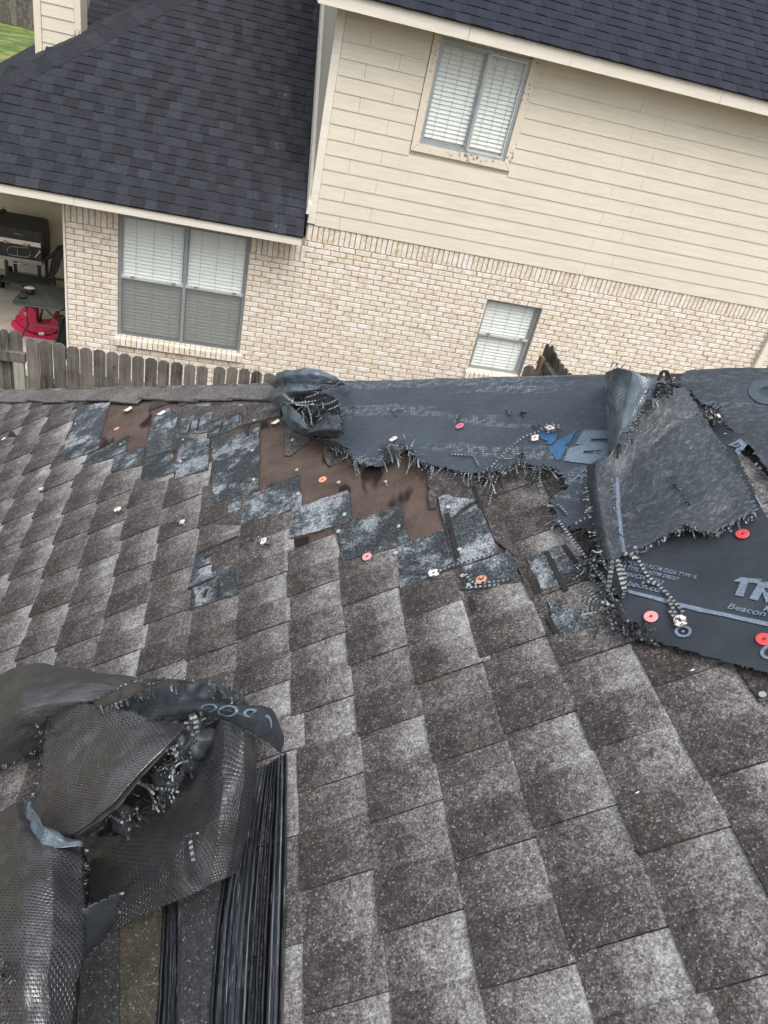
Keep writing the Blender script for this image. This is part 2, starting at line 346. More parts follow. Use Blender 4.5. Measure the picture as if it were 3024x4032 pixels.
def screenm():
    t = NT('insect_screen'); tr = t.n('BsdfTransparent', {0: (.8, .8, .8, 1)}); df = t.n('BsdfDiffuse', {0: (.20, .21, .20, 1)})
    mx = t.n('MixShader', {0: .46, 1: tr.outputs[0], 2: df.outputs[0]}); t.t.links.new(mx.outputs[0], t.out.inputs[0]); return t.m
M['screen'] = screenm()
def woodm(name, lo, hi):
    t = NT(name); p = t.pos(); o = t.n('ObjectInfo'); 
    pv = t.n('VectorMath', {0: t.scaled(p, (38, 38, 2.2)), 1: o.outputs['Random']}, operation='ADD').outputs[0]
    n = t.noise(pv, 1, 5, .7); n2 = t.noise(p, 5, 3); kn = t.n('TexVoronoi', {'Scale': 3.2}); t.set(kn.inputs['Vector'], t.scaled(p, (2.2, 2.2, 1.1)))
    k = t.smooth(kn.outputs['Distance'], .10, .05)
    val = t.math('ADD', t.math('MULTIPLY_ADD', t.math('SUBTRACT', n2, .5), .7, n), t.math('MULTIPLY', t.math('SUBTRACT', o.outputs['Random'], .5), .22))
    c = t.ramp(val, [(.22, lo), (.5, tuple((a + b) / 2 for a, b in zip(lo, hi))), (.8, hi)])
    t.base(t.mix(t.math('MULTIPLY', k, .75), c, (.05, .028, .018)), .88, .2); t.bump(n, .5, .004); return t.m
M['wood'] = woodm('weathered_grey_wood', (.035, .031, .027), (.205, .19, .17)); M['wood_w'] = woodm('pale_post_wood', (.20, .19, .17), (.40, .38, .35)); M['wood_b'] = woodm('brown_wood', (.09, .055, .04), (.24, .16, .12))
M['concrete'] = simple('concrete_slab', (.46, .42, .36), .9, .2, var=.18, scale=3, bump=.2); M['soil'] = simple('dry_ground', (.16, .13, .10), .95, .1, var=.3, scale=4)
def lawnm():
    t = NT('lawn_grass'); p = t.pos(); n = t.noise(p, 1.2, 4); n2 = t.noise(p, 14, 3)
    t.base(t.mix(t.smooth(n, .4, .65), t.ramp(n2, [(.3, (.05, .095, .034)), (.7, (.11, .18, .06))]), (.22, .24, .08)), .95, .1); t.bump(n2, .6, .05); return t.m
M['lawn'] = lawnm()
M['grill'] = simple('black_grill_enamel', (.032, .034, .034), .45, .4, var=.3, scale=14); M['chrome'] = simple('chrome', (.62, .61, .58), .22, .5, .9, var=.05)
M['steel'] = simple('dull_steel', (.38, .37, .35), .4, .5, .7, var=.1); M['rubber'] = simple('black_rubber', (.012, .012, .012), .7, .3)
M['tabletop'] = simple('black_table_glass', (.045, .050, .050), .5, .4, var=.3, scale=7); M['frame_b'] = simple('black_tube', (.013, .014, .015), .4, .5)
M['horse'] = simple('pink_red_moulded_plastic', (.50, .018, .075), .42, .45, var=.08, scale=5); M['white'] = simple('white_plastic', (.75, .74, .70), .5, .4, var=.04); M['black'] = simple('black_plastic', (.01, .01, .01), .4, .5)
M['ash'] = simple('ash_and_butts', (.45, .38, .33), .9, .1, var=.5, scale=90); M['leaf'] = simple('green_leaf', (.05, .11, .03), .6, .3, var=.4, scale=12); M['red'].name = 'red_plastic'

# ================================================================== THE NEAR HOUSE: roof plane, shingles, hip cap
house = thing('house', 'nearest house, its hip roof of worn brown shingles stripped down to brown felt in places', 'house', (-1, 2, GZ))
EX, PER = .12 * HC, .163 * HC
def fan(s, y):                                                   # the courses spread slightly towards the eave corner
    g = 1 + .055 * max(0, y / HC - .7); s0 = -.10 * HC
    return (s0 + (s - s0) * g, g) if s < s0 else (s, 1.0)
mb = MB()                                                        # felt over the deck, both slopes
def deckpt(x, y, h=-.001): return (x, y, float(surfz(np.float64(x), np.float64(y), h, 1e-6)))
X0, X1, Y0, Y1 = -2.15, 2.6, -1.6, 5.06
zt = lambda x, y: deckpt(x, y)
mb.face([zt(X0, Y0), zt(X1, Y0), zt(X1, HIP - X1), zt(X0, HIP - X0)], 0)
mb.face([zt(X0, HIP - X0), zt(X1, HIP - X1), zt(X1, Y1), zt(X0, Y1)], 1)
deck = mb.build('roof_deck', [M['felt'], M['base']], house)
mb = MB(); ze = zt(X0, 0)[2] - .02
mb.box(X0 + .35, 6, Y0, HIP - X0 - .35, GZ, ze - .1)
mb.build('wall', M['siding'], house)
mb = MB(); mb.box(X0 - .02, X0, Y0, HIP - X0, ze - .16, ze + .01); mb.box(X0, X1, HIP - X0 , HIP - X0 + .02, ze - .16, ze + .01); mb.build('fascia', M['trim'], house)
# --- shingle meshes: one piece = a raised brown tooth and the pale recess above it
def shingle_mb(tw, clip=None):
    b = MB(); L = EX + .022; N = 3
    def strip(v0, v1, ha, hb, m):
        us = np.linspace(0, L, N + 1); top = [(u, ha + (hb - ha) * u / L + .0012 * math.sin(math.pi * u / L)) for u in us]
        for (u0, h0), (u1, h1) in zip(top[:-1], top[1:]):
            b.face([(u0, v0, h0), (u1, v0, h1), (u1, v1, h1), (u0, v1, h0)], m, [(u0 / EX, v0 / PER), (u1 / EX, v0 / PER), (u1 / EX, v1 / PER), (u0 / EX, v1 / PER)])
        b.face([(0, v0, -.006), (0, v0, ha), (0, v1, ha), (0, v1, -.006)], m)          # butt edge
        for v, sgn in ((v0, 1), (v1, -1)):
            q = [(0, v, -.006), (L, v, -.006), (L, v, hb), (0, v, ha)]
            b.face(q if sgn > 0 else q[::-1], m)
    strip(0.0012, tw, .0085, .0028, 1); strip(tw, PER, .0048, .0008, 0)
    return b
TW = [PER * k for k in (.46, .50, .53, .56, .50, .48)]
SH_MB = [shingle_mb(t) for t in TW]
SH = [b.mesh('shingle', [M['base'], M['tooth']]) for b in SH_MB]
RM = Matrix(((SL[0], 0, NR[0], 0), (0, 1, 0, 0), (SL[2], 0, NR[2], 0), (0, 0, 0, 1)))
# the stripped area: bare felt, and bared shingles round it
gp = lambda *a: [cG(*p) for p in a]; hp = lambda *a: [cH(*p) for p in a]
bared = [gp((425, 203), (602, 183), (548, 368), (345, 445)), gp((345, 448), (548, 371), (540, 432), (466, 468), (323, 512)), gp((478, 474), (701, 364), (686, 445), (612, 482), (460, 533)), gp((620, 482), (788, 420), (768, 524), (605, 562)),
    gp((835, 275), (915, 213), (982, 238), (972, 372), (935, 440), (800, 480), (792, 425)), gp((780, 487), (935, 445), (946, 562), (770, 622)), gp((978, 378), (1142, 383), (1132, 548), (950, 602)),
    gp((1150, 388), (1412, 308), (1406, 655), (1160, 740)), gp((1158, 744), (1406, 658), (1310, 702), (1310, 768), (1110, 834)), 
    hp((83, 712), (356, 594), (367, 757), (60, 852)), hp((320, 772), (596, 674), (622, 826), (550, 852), (306, 917)), hp((556, 872), (862, 739), (907, 930), (825, 962), (568, 1032)), hp((843, 962), (1082, 869), (1134, 1062), (865, 1172)),
    hp((1050, 702), (1212, 650), (1262, 720), (1160, 775), (1085, 850)), hp((1090, 855), (1265, 735), (1335, 930), (1352, 992), (1160, 1062)), hp((1168, 1064), (1372, 990), (1452, 1050), (1440, 1120), (1190, 1195))]
holes = [gp((600, 205), (545, 432), (698, 366), (686, 445), (785, 420), (835, 275), (885, 240), (650, 195)),
    hp((155, 335), (150, 665), (355, 595), (365, 755), (595, 675), (620, 825), (860, 740), (905, 928), (1080, 870), (1035, 765), (1000, 640), (1000, 560), (930, 450), (640, 400), (280, 300))]
phase = {0: .7306, 1: .637, 2: .70, 3: .545, 4: .634, 5: .70, -1: .66, -2: 1.633, -3: 1.644, -4: 1.73, -5: 1.839, -6: 1.863, -7: 1.924, -8: 1.971, 6: .62}
cells = []
mbs = MB()
rr = random.Random(3)
for k in range(-18, 14):
    s = -.459 * HC + k * EX
    ph = phase.get(k, rr.random() * .163) * HC
    j0 = int((-1.0 - ph) / PER) - 1
    for j in range(j0, j0 + 46):
        y = ph + j * PER
        sw, g = fan(s, y)
        if sw < -3.25 or y > 5.2 or y < -1.0: continue
        x = sw * CT + HC * ST
        if x + y > HIP - .005: continue
        c = RP(sw + EX * .5, y + PER * .5)
        cc = R @ c
        if cc[2] < .15: cells.append((0, sw, y, g, k)); continue
        px = np.array([[cc[0] / cc[2] * F + 1512, cc[1] / cc[2] * F + 2016]])
        if 1400 < px[0][1] < 2600:
            smp = []
            for fu in (.12, .5, .88):
                for fv in (.08, .3, .5, .72, .94): q_ = R @ RP(sw + EX * g * fu, y + PER * fv); smp.append((q_[0] / q_[2] * F + 1512, q_[1] / q_[2] * F + 2016))
            nh_ = sum(inpoly(smp, d).sum() for d in holes); nb_ = sum(inpoly(smp, d).sum() for d in bared)
            if nh_ >= 1 or nb_ >= 10: continue
        vis = -150 < px[0][0] < 3174 and 1400 < px[0][1] < 4180
        area = (1 / np.linalg.norm(c) ** 3) if vis else 0
        cells.append((area, sw, y, g, k))
cells.sort(key=lambda t: -t[0])
def clipped(sw, y, var):
    """shingle that runs over the hip: cut along it"""
    bm = bmesh.new(); bm.from_mesh(SH[var])
    n = Vector((CT, 1, 0)); d = HIP + .01 - (sw * CT + HC * ST + y); pco = n * (d / n.length_squared)
    bmesh.ops.bisect_plane(bm, geom=bm.verts[:] + bm.edges[:] + bm.faces[:], plane_co=pco, plane_no=n, clear_outer=True)
    me = bpy.data.meshes.new('shingle'); bm.to_mesh(me); bm.free()
    for m in SH[var].materials: me.materials.append(m)
    return me
stuffs = []
for i, (a, sw, y, g, k) in enumerate(cells):
    var = rr.randrange(6); lift = rr.uniform(-.001, .0015); tilt = rr.uniform(-.006, .006)
    over = (sw + EX) * CT + HC * ST + y + PER > HIP + .01
    mw = Matrix.Translation(Vector(RP(sw + rr.uniform(-.003, .003), y, lift))) @ RM @ Matrix.Rotation(tilt, 4, 'Z') @ Matrix.Diagonal((g * 1.0, 1, 1, 1))
    if i < 300 and a > 0:
        me = clipped(sw, y, var) if over else SH[var]
        o = bpy.data.objects.new('shingle', me); put(o, house); o.matrix_world = mw
        o.matrix_basis = Matrix.Translation(house.location).inverted() @ mw; o.matrix_parent_inverse = Matrix.Identity(4)
    else:
        me = clipped(sw, y, var) if over else SH[var]
        bmt = stuffs[0] if stuffs else stuffs.append(bmesh.new()) or stuffs[0]
        n0 = len(bmt.verts); bmt.from_mesh(me); bmt.verts.ensure_lookup_table()
        bmesh.ops.transform(bmt, matrix=mw, verts=bmt.verts[n0:])
        if over: bpy.data.meshes.remove(me)
if stuffs:
    me = bpy.data.meshes.new('shingles_beyond'); stuffs[0].to_mesh(me); stuffs[0].free()
    me.materials.append(M['base']); me.materials.append(M['tooth'])
    o = bpy.data.objects.new('shingles', me); put(o, house); o['kind'] = 'stuff'
# --- bared and torn shingles in the stripped patch
def slab(name, pts, mat, parent, h0=-.008, h1=.001, tilt=0.0, rim=None):
    top = [SY(x, y, h1) for x, y in pts]; n = len(top)
    out = []
    for i in range(n):                                          # ragged edge: midpoints jittered when a rim is asked for
        out.append(top[i])
        if rim:
            a, b = np.array(top[i]), np.array(top[(i + 1) % n]); L = np.linalg.norm(b - a); m = int(L / rim)
            for q in range(1, m): out.append(tuple(a + (b - a) * q / m + RNG.normal(0, .0022, 2)))
    hh = [h1 + tilt * (s - min(t[0] for t in out)) for s, _ in out]
    A = [RP(s, y, h0) for s, y in out]; B = [RP(s, y, h) for (s, y), h in zip(out, hh)]
    area = sum(out[i][0] * out[(i + 1) % len(out)][1] - out[(i + 1) % len(out)][0] * out[i][1] for i in range(len(out)))
    if area < 0: A.reverse(); B.reverse()
    b = MB(); b.face(B, 0)
    for i in range(len(A)): b.face([A[i], A[(i + 1) % len(A)], B[(i + 1) % len(A)], B[i]], 1 if rim else 0)
    return b.build(name, [mat, M['torn_rim']], parent)
for i, q in enumerate(bared): slab('shingle', q, M['exposed'], house, -.004, .0070 + .0007 * (i % 4), rim=.03)
torn = [gp((985, 275), (1158, 222), (1148, 345), (975, 362)), gp((1152, 300), (1300, 240), (1305, 310), (1148, 380)), gp((925, 215), (1160, 205), (1155, 222), (985, 275)), gp((1160, 205), (1345, 205), (1342, 280), (1300, 240), (1155, 290)), gp((1340, 262), (1520, 215), (1525, 255), (1305, 312)), hp((1000, 560), (1290, 590), (1330, 720), (1050, 700), (1003, 660)),
    hp((1000, 640), (1045, 705), (1040, 760), (1010, 765)), hp((1210, 645), (1300, 640), (1405, 880), (1430, 1000), (1340, 930), (1265, 730))]
for i, q in enumerate(torn): slab('shingle', q, M['base'] if i not in (0, 1) else M['exposed'], house, -.004, .0085 + .0008 * (i % 4), rim=.025)
for q in (hp((520, 840), (660, 790), (640, 930), (560, 980)), hp((1085, 850), (1275, 715), (1365, 985), (1490, 1130), (1160, 1180), (1130, 1060)), gp((1100, 640), (1320, 640), (1330, 850), (1090, 850))): slab('shingle', q, M['base'], house, -.004, .0052)
# the two dark patches further down and to the right, with tar lines
extra = [(cG, ((1075, 1003), (1303, 912), (1300, 1062), (1280, 1108), (1022, 1200)), 'exposed'), (cG, ((1150, 975), (1303, 912), (1300, 1062), (1150, 1110)), 'base'), (cG, ((1050, 1195), (1282, 1112), (1292, 1225), (1060, 1300)), 'exposed'),
         (cO, ((770, 830), (1120, 700), (1290, 950), (1340, 1020), (900, 1110)), 'exposed'), (cO, ((960, 1220), (1250, 1310), (1430, 1450), (1040, 1560)), 'exposed'), (cO, ((560, 780), (600, 620), (660, 880), (600, 900)), 'exposed')]
for cf, pts, mt in extra: slab('shingle', [cf(*p) for p in pts], M[mt], house, .0, .0092 if mt == 'exposed' else .0102, rim=.02)
def tarline(a, b, wd, hh=.0118):
    (s0, y0), (s1, y1) = SY(*a, hh), SY(*b, hh); d = np.array([s1 - s0, y1 - y0]); L = np.linalg.norm(d); d /= L; nn = np.array([-d[1], d[0]])
    n = 8; up = []; dn = []
    for i in range(n + 1):
        c_ = np.array([s0, y0]) + d * L * i / n; ww = wd * .62 * (.75 + .35 * RNG.random())
        up.append(c_ + nn * ww); dn.append(c_ - nn * ww)
    ring = up + dn[::-1]; b_ = MB(); A = [RP(s, y, hh - .004) for s, y in ring]; B = [RP(s, y, hh) for s, y in ring]
    b_.face(B[::-1]); 
    for i in range(len(A)): b_.face([A[i], B[i], B[(i + 1) % len(A)], A[(i + 1) % len(A)]])
    b_.build('tar_line', M['tar'], house)
for a, b, wd in ((cG(1080, 1003), cG(1295, 915), .010), (cG(1025, 1198), cG(1160, 1140), .007), (cG(1125, 1200), cG(1110, 1244), .008), (cG(1190, 1170), cG(1185, 1244), .008), (cG(1110, 1030), cG(1155, 1012), .005), (cG(1080, 1085), cG(1150, 1060), .005),
                 (cO(950, 760), cO(1135, 1120), .010), (cO(1110, 700), cO(1230, 860), .009), (cO(830, 1020), cO(875, 1150), .014), (cO(270, 150), cO(340, 350), .009), (cO(20, 400), cO(125, 810), .010), (cO(965, 1370), cO(1050, 1520), .010), (cO(240, 1180), cO(280, 1300), .008),
                 (cG(1040, 290), cG(1025, 340), .006), (cG(1085, 270), cG(1070, 335), .006), (cG(1210, 290), cG(1195, 345), .006), (cG(1350, 300), cG(1345, 365), .010)):
    tarline(a, b, wd)
# --- hip cap
hd = np.array([1, -1, TT]); hd /= np.linalg.norm(hd)
n2 = np.array([0, ST, CT])                                        # normal of the far slope
w1 = np.cross(NR, hd); w1 = w1 if w1[1] < 0 else -w1; w2 = np.cross(n2, hd); w2 = w2 if w2[1] > 0 else -w2
def capseg(t, L, wd, lift):
    """one folded cap shingle; t = distance along the hip from the plan point x=0"""
    o0 = np.array([0, HIP, (0 * TT) - HC / CT]); b = MB(); K = 6; rows = []
    for a, hh in ((0, lift + .010), (L, lift + .002)):
        c = o0 + hd * (t + a); row = []
        for i in range(-K, K + 1):
            f = abs(i) / K; wv, nv = (w1, NR) if i < 0 else (w2, n2)
            up = np.array([0, 0, 1.0])
            blend = max(0, 1 - f * 3.2)
            jit = .006 * math.sin(i * 7 + t * 40) * (f > .95) + (RNG.normal(0, .006) if i == -K else 0)
            row.append(c + wv * (wd * f + jit) + nv * hh * (1 - blend) + up * hh * blend - up * .014 * blend * (1 - f))
        rows.append(row)
    for i in range(2 * K): b.face([rows[0][i], rows[0][i + 1], rows[1][i + 1], rows[1][i]], 0)
    lo = [p - np.array([0, 0, .008]) for p in rows[0]]
    for i in range(2 * K): b.face([lo[i], lo[i + 1], rows[0][i + 1], rows[0][i]], 0)
    b.face([rows[0][0], rows[1][0], rows[1][0] - NR * .006, lo[0]], 0)
    return b
t = -3.36
while t < 0.40:
    L = .215; o = capseg(t, L + .03, .118, .013 + RNG.random() * .002).build('cap_shingle', M['cap'], house, smooth=True); t += L
# slivers of torn plastic under the cap
# ================================================================== WOVEN SHEETS laid on the roof
def h_sheet(p, q, h0, amp, sc, seed):
    return h0 + amp * mnoise.noise(Vector((p * sc, q * sc, seed))) + amp * .45 * mnoise.noise(Vector((p * sc * 3.1, q * sc * 3.1, seed + 5))) + .0016 * mnoise.noise(Vector((p * 22, q * 70, seed)))
def topq(pts, hh=.02):
    out = []
    for a in pts:
        if a[1] == 'over': p, _ = pq(P(a[0], 1530, hh)); out.append((p, HQ + .26))
        else: out.append(pq(P(a[0], a[1], hh)))
    return out
class Sheet:
    def __init__(s, poly, h0, amp, sc, seed): s.poly = topq(poly); s.a = (h0, amp, sc, seed)
    def pt(s, p, q, dh=0.0):
        hh = h_sheet(p, q, *s.a) + dh; x = (p + q) / math.sqrt(2); y = (q - p) / math.sqrt(2)
        return (x, y, float(surfz(x, y, hh, .06)))
    def grid(s, polys, cell, dh, mat, name, parent, rag=0.0, smooth=True):
        allp = np.array([v for pl in polys for v in pl]); p0, q0 = allp.min(0); p1, q1 = allp.max(0)
        ps = np.arange(p0, p1, cell); qs = np.arange(q0, q1, cell)
        G, H_ = np.meshgrid(ps + cell / 2, qs + cell / 2, indexing='ij'); cen = np.stack([G.ravel(), H_.ravel()], 1)
        if rag: cen = cen + RNG.normal(0, rag, cen.shape) * np.array([1, 1])
        ins = np.zeros(len(cen), bool)
        for pl in polys: ins ^= inpoly(cen, pl)
        ins = ins.reshape(len(ps), len(qs)); idx = {}; v = []; f = []; uv = []
        def vid(i, j):
            if (i, j) not in idx: idx[(i, j)] = len(v); v.append(s.pt(p0 + i * cell, q0 + j * cell, dh))
            return idx[(i, j)]
        for i, j in zip(*np.nonzero(ins)):
            f.append((vid(i, j), vid(i + 1, j), vid(i + 1, j + 1), vid(i, j + 1)))
            for a, b in ((0, 0), (1, 0), (1, 1), (0, 1)): uv.append((p0 + (i + a) * cell, q0 + (j + b) * cell))
        me = bpy.data.meshes.new(name); me.from_pydata(v, [], f); me.materials.append(mat)
        u = me.uv_layers.new(name='UVMap'); u.data.foreach_set('uv', np.array(uv, np.float32).ravel())
        if smooth: me.polygons.foreach_set('use_smooth', np.ones(len(f), bool))
        o = bpy.data.objects.new(name, me); put(o, parent); return o
    def decal(s, name, polys_px, mat, parent, cell=.02, dh=.0024):
        cu = bpy.data.curves.new('d', 'CURVE'); cu.dimensions = '2D'; cu.fill_mode = 'BOTH'
        for pl in polys_px:
            sp = cu.splines.new('POLY'); sp.points.add(len(pl) - 1); sp.use_cyclic_u = True
            for pt_, (x, y) in zip(sp.points, pl): pt_.co = (*pq(P(x, y, .02)), 0, 1)
        ob = bpy.data.objects.new('d', cu); me = bpy.data.meshes.new_from_object(ob); bpy.data.objects.remove(ob); bpy.data.curves.remove(cu)
        bm = bmesh.new(); bm.from_mesh(me)
        for ax in (0, 1):
            vs = [v.co[ax] for v in bm.verts]; lo, hi = min(vs), max(vs)
            for q in np.arange(lo + cell, hi, cell):
                co = [0, 0, 0]; no = [0, 0, 0]; co[ax] = q; no[ax] = 1; bmesh.ops.bisect_plane(bm, geom=bm.verts[:] + bm.edges[:] + bm.faces[:], plane_co=co, plane_no=no)
        for v in bm.verts: v.co = s.pt(v.co[0], v.co[1], dh)
        bm.normal_update(); bm.to_mesh(me); bm.free(); me.name = name; me.materials.clear(); me.materials.append(mat); o = bpy.data.objects.new(name, me); put(o, parent); return o
    def text(s, body, a, b, mat, parent, name='lettering', align='LEFT', hgt=None, dh=.0028, frac=1.0):
        """print a line of words on the sheet, its baseline from picture point a to b"""
        pa, pb = [np.array(pq(P(*t_, .02))) for t_ in (a, b)]; d = pb - pa; L = np.linalg.norm(d) / frac; d /= np.linalg.norm(d); up = np.array([-d[1], d[0]])
        cu = bpy.data.curves.new('t', 'FONT'); cu.body = body; cu.resolution_u = 3; cu.offset = .012
        ob = bpy.data.objects.new('t', cu); me = bpy.data.meshes.new_from_object(ob)
        xs = [v.co.x for v in me.vertices]; ys = [v.co.y for v in me.vertices]; sx = L / (max(xs) - min(xs)); sy = (hgt / .7) if hgt else sx
        for v in me.vertices:
            c_ = pa + d * (v.co.x - min(xs)) * sx + up * v.co.y * sy; v.co = s.pt(c_[0], c_[1], dh)
        bpy.data.objects.remove(ob); bpy.data.curves.remove(cu); me.name = name
        me.materials.clear(); me.materials.append(mat); o = bpy.data.objects.new(name, me); put(o, parent); return o
def ribbon(b, pts, wd, side=None, chk=.0055):
    """flat woven tape along 3-D points"""
    pts = [np.array(p, float) for p in pts]; L = 0; prev = None
    if wd < .0055 and RNG.random() < .55: chk = 50.0; L = 15.0 if RNG.random() < .88 else 65.0
    for i, p in enumerate(pts):
        t = pts[min(i + 1, len(pts) - 1)] - pts[max(i - 1, 0)]; t /= np.linalg.norm(t) + 1e-9
        sv = np.cross(t, side if side is not None else NR); sv /= np.linalg.norm(sv) + 1e-9
        a, c_ = p - sv * wd / 2, p + sv * wd / 2
        if prev is not None:
            L2 = L + np.linalg.norm(p - pts[i - 1]); b.face([prev[0], prev[1], c_, a], 0, [(.25, L / chk), (.75, L / chk), (.75, L2 / chk), (.25, L2 / chk)]); L = L2
        prev = (a, c_)
def fringe(b, edge, out, n, L=(30, 70), wd=.0040, h=.02, spread=.5, hj=.012, dens=None):
    """short loose tapes standing out from a torn edge; edge = picture polyline, out = picture direction"""
    edge = [np.array(e, float) for e in edge]; segs = [np.linalg.norm(edge[i + 1][:2] - edge[i][:2]) for i in range(len(edge) - 1)]; tot = sum(segs)
    n = int(n * .46); spread *= .75
    for k in range(n):
        u = RNG.random() * tot; i = 0
        while i < len(segs) - 1 and u > segs[i]: u -= segs[i]; i += 1
        e = edge[i] + (edge[i + 1] - edge[i]) * u / segs[i]; hh = e[2] if len(e) > 2 else h
        a = math.atan2(out[1], out[0]) + RNG.normal(0, spread); l = RNG.uniform(*L) * 1.0 * (1.6 if RNG.random() < .08 else 1); bend = RNG.normal(0, .35); hz = RNG.normal(0, .6)
        pts = []
        for s in np.linspace(-.25, 1, 5):
            aa = a + bend * s; pts.append(P(e[0] + math.cos(aa) * l * s, e[1] + math.sin(aa) * l * s, max(.012, hh + .003 + hj * hz * max(s, 0))))
        ax = NR + RNG.normal(0, .45, 3); ribbon(b, pts, wd * RNG.uniform(.7, 1.2), ax / np.linalg.norm(ax))
def tangle(b, poly, n, h=(.02, .1), L=(40, 130), wd=.0042, ang=None, spread=3.0):
    poly = np.array(poly); lo, hi = poly.min(0), poly.max(0); k = 0; n = int(n * .45); L = (L[0] * 1.1, L[1] * 1.3)
    while k < n:
        c_ = lo + RNG.random(2) * (hi - lo)
        if not inpoly([c_], poly)[0]: continue
        k += 1; a = (ang if ang is not None else 0) + RNG.uniform(-spread, spread) / 2; l = RNG.uniform(*L); hh = RNG.uniform(*h); bend = RNG.normal(0, .5); sl_ = RNG.normal(0, .02)
        pts = [P(c_[0] + math.cos(a + bend * s) * l * s, c_[1] + math.sin(a + bend * s) * l * s, max(.01, hh + sl_ * s + .01 * math.sin(s * 5))) for s in np.linspace(-.5, .5, 6)]
        ax = NR + RNG.normal(0, .7, 3); ribbon(b, pts, wd * RNG.uniform(.7, 1.3), ax / np.linalg.norm(ax))
def strand(b, px, wd=.006): ribbon(b, [P(*p) for p in px], wd)

# --- sheet B: the dark printed sheet at the right edge
B_edge = [cN(320, 150), cN(310, 270), cN(320, 380), cN(390, 520), cN(500, 690), cN(480, 760), cN(540, 880), cN(700, 950), cN(800, 995)]
B_low = [cN(1090, 1080), cN(1659, 1235), (3400, 2770)]
B_poly = B_edge + B_low + [(3400, 2250), (3024, 2062), (2990, 2000), (2955, 1930), (2896, 1807), (2928, 1768), (2965, 1740), (2800, 1560), (2660, 1512), (2450, 1530), (2385, 1900)]
sheetB = Sheet(B_poly, .026, .004, 5, 3.3)
tB = thing('underlayment', 'flat dark printed roofing sheet with cap nails and white lettering lying below the folded flap', 'roofing sheet', P(2800, 2400, .02))
sheetB.grid([sheetB.poly], .0035, 0, M['print'], 'sheet', tB, rag=.0007)
fb = MB()
fringe(fb, [cN(230, 250), cN(300, 300), cN(220, 420), cN(310, 400)], (-1, .25), 46, (25, 80), spread=.5)
fringe(fb, B_edge[2:6], (-1, .1), 60, (20, 75), spread=.6); fringe(fb, [cN(430, 640), cN(500, 690), cN(480, 760)], (-1, .1), 26, (60, 150), spread=.35)
fringe(fb, B_edge[5:9], (-.5, -.6), 40, (20, 60), spread=.4); fringe(fb, [cN(410, 850), cN(560, 900), cN(740, 960)], (.1, -1), 60, (15, 60), spread=.5)
tangle(fb, [cN(*p) for p in ((190, 250), (320, 200), (330, 330), (300, 420), (170, 380))], 45, (.018, .03), (30, 70), ang=.25, spread=.5); tangle(fb, [cN(*p) for p in ((190, 250), (320, 200), (330, 330), (300, 420), (170, 380))], 40, (.018, .035), (25, 60), ang=1.8, spread=.5)
tangle(fb, [cN(*p) for p in ((420, 800), (560, 780), (730, 850), (720, 890), (560, 910), (430, 870))], 40, (.028, .04), (25, 60), ang=.2, spread=.4); tangle(fb, [cN(*p) for p in ((420, 800), (560, 780), (730, 850), (720, 890), (560, 910), (430, 870))], 40, (.028, .045), (25, 60), ang=1.6, spread=.4)
tangle(fb, [cN(*p) for p in ((300, 480), (400, 500), (520, 690), (470, 720), (330, 600))], 60, (.025, .045), (25, 70), ang=.8, spread=2)
for q in ([(cN(600, 180), .06), (cN(625, 300), .035), (cN(700, 430), .032), (cN(800, 520), .032), (cN(900, 620), .034), (cN(985, 720), .036), (cN(960, 770), .034)], [(cN(440, 200), .05), (cN(480, 330), .04), (cN(530, 430), .035), (cN(525, 520), .033), (cN(510, 610), .033)],
          [(cN(415, 190), .05), (cN(410, 260), .04), (cN(395, 380), .036)], [(cN(640, 500), .032), (cN(700, 480), .034), (cN(800, 515), .034)], [(cN(860, 610), .034), (cN(900, 680), .036), (cN(940, 760), .036)], [(cN(870, 700), .034), (cN(920, 770), .036)], [(cN(320, 370), .03), (cN(370, 490), .035), (cN(440, 590), .035), (cN(.30, .90), .032)], [(cN(180, 640), .03), (cN(330, 640), .045), (cN(480, 690), .035)], [(cN(165, 738), .02), (cN(250, 700), .03), (cN(340, 690), .04)], [(cN(160, 485), .02), (cN(250, 560), .025), (cN(300, 620), .03)]):
    strand(fb, [(*p, hh) for p, hh in q], .0065)
fb.build('frayed_edge', M['fray'], tB, kind='stuff')
sheetB.text('OR EXCEEDS ASTM D226 TYPE II,', cN(418, 357), cN(1072, 490), M['ink'], tB, hgt=.0088)
sheetB.text('D4869 TYPE IV, ASTM D8257', cN(395, 390), cN(922, 506), M['ink'], tB, hgt=.0088)
sheetB.text('CAN/CSA A123.3', cN(478, 458), cN(800, 535), M['ink'], tB, hgt=.0088)
sheetB.text('becn.com', cN(520, 545), cN(835, 612), M['ink'], tB, hgt=.0135)
sheetB.text('Beacon Sales Acquisition', cN(1310, 732), cN(1659 + 760, 732 + 246), M['ink'], tB, hgt=.012)
sheetB.text('Manufactured for', cN(1588, 750), cN(1588 + 560, 750 + 180), M['ink'], tB, hgt=.012)
for poly in ([(530, 575), (720, 625), (900, 672), (1100, 720), (1659, 850), (1659, 882), (1090, 752), (880, 700), (700, 652), (540, 605)],): sheetB.decal('printed_line', [[cN(*p) for p in poly]], M['ink'], tB)
def T_(p): return [cN(*q) for q in p]
sheetB.decal('lettering', [T_([(1360, 512), (1428, 478), (1590, 500), (1560, 535), (1478, 528), (1438, 642), (1372, 628), (1420, 520)])], M['ink'], tB)
sheetB.decal('lettering', [T_([(1525, 520), (1720, 528), (1800, 560), (1790, 620), (1735, 650), (1790, 735), (1715, 722), (1660, 645), (1620, 690), (1590, 600), (1552, 672), (1484, 656), (1550, 545)]), T_([(1600, 572), (1712, 578), (1715, 606), (1690, 618), (1622, 606)])], M['ink'], tB)
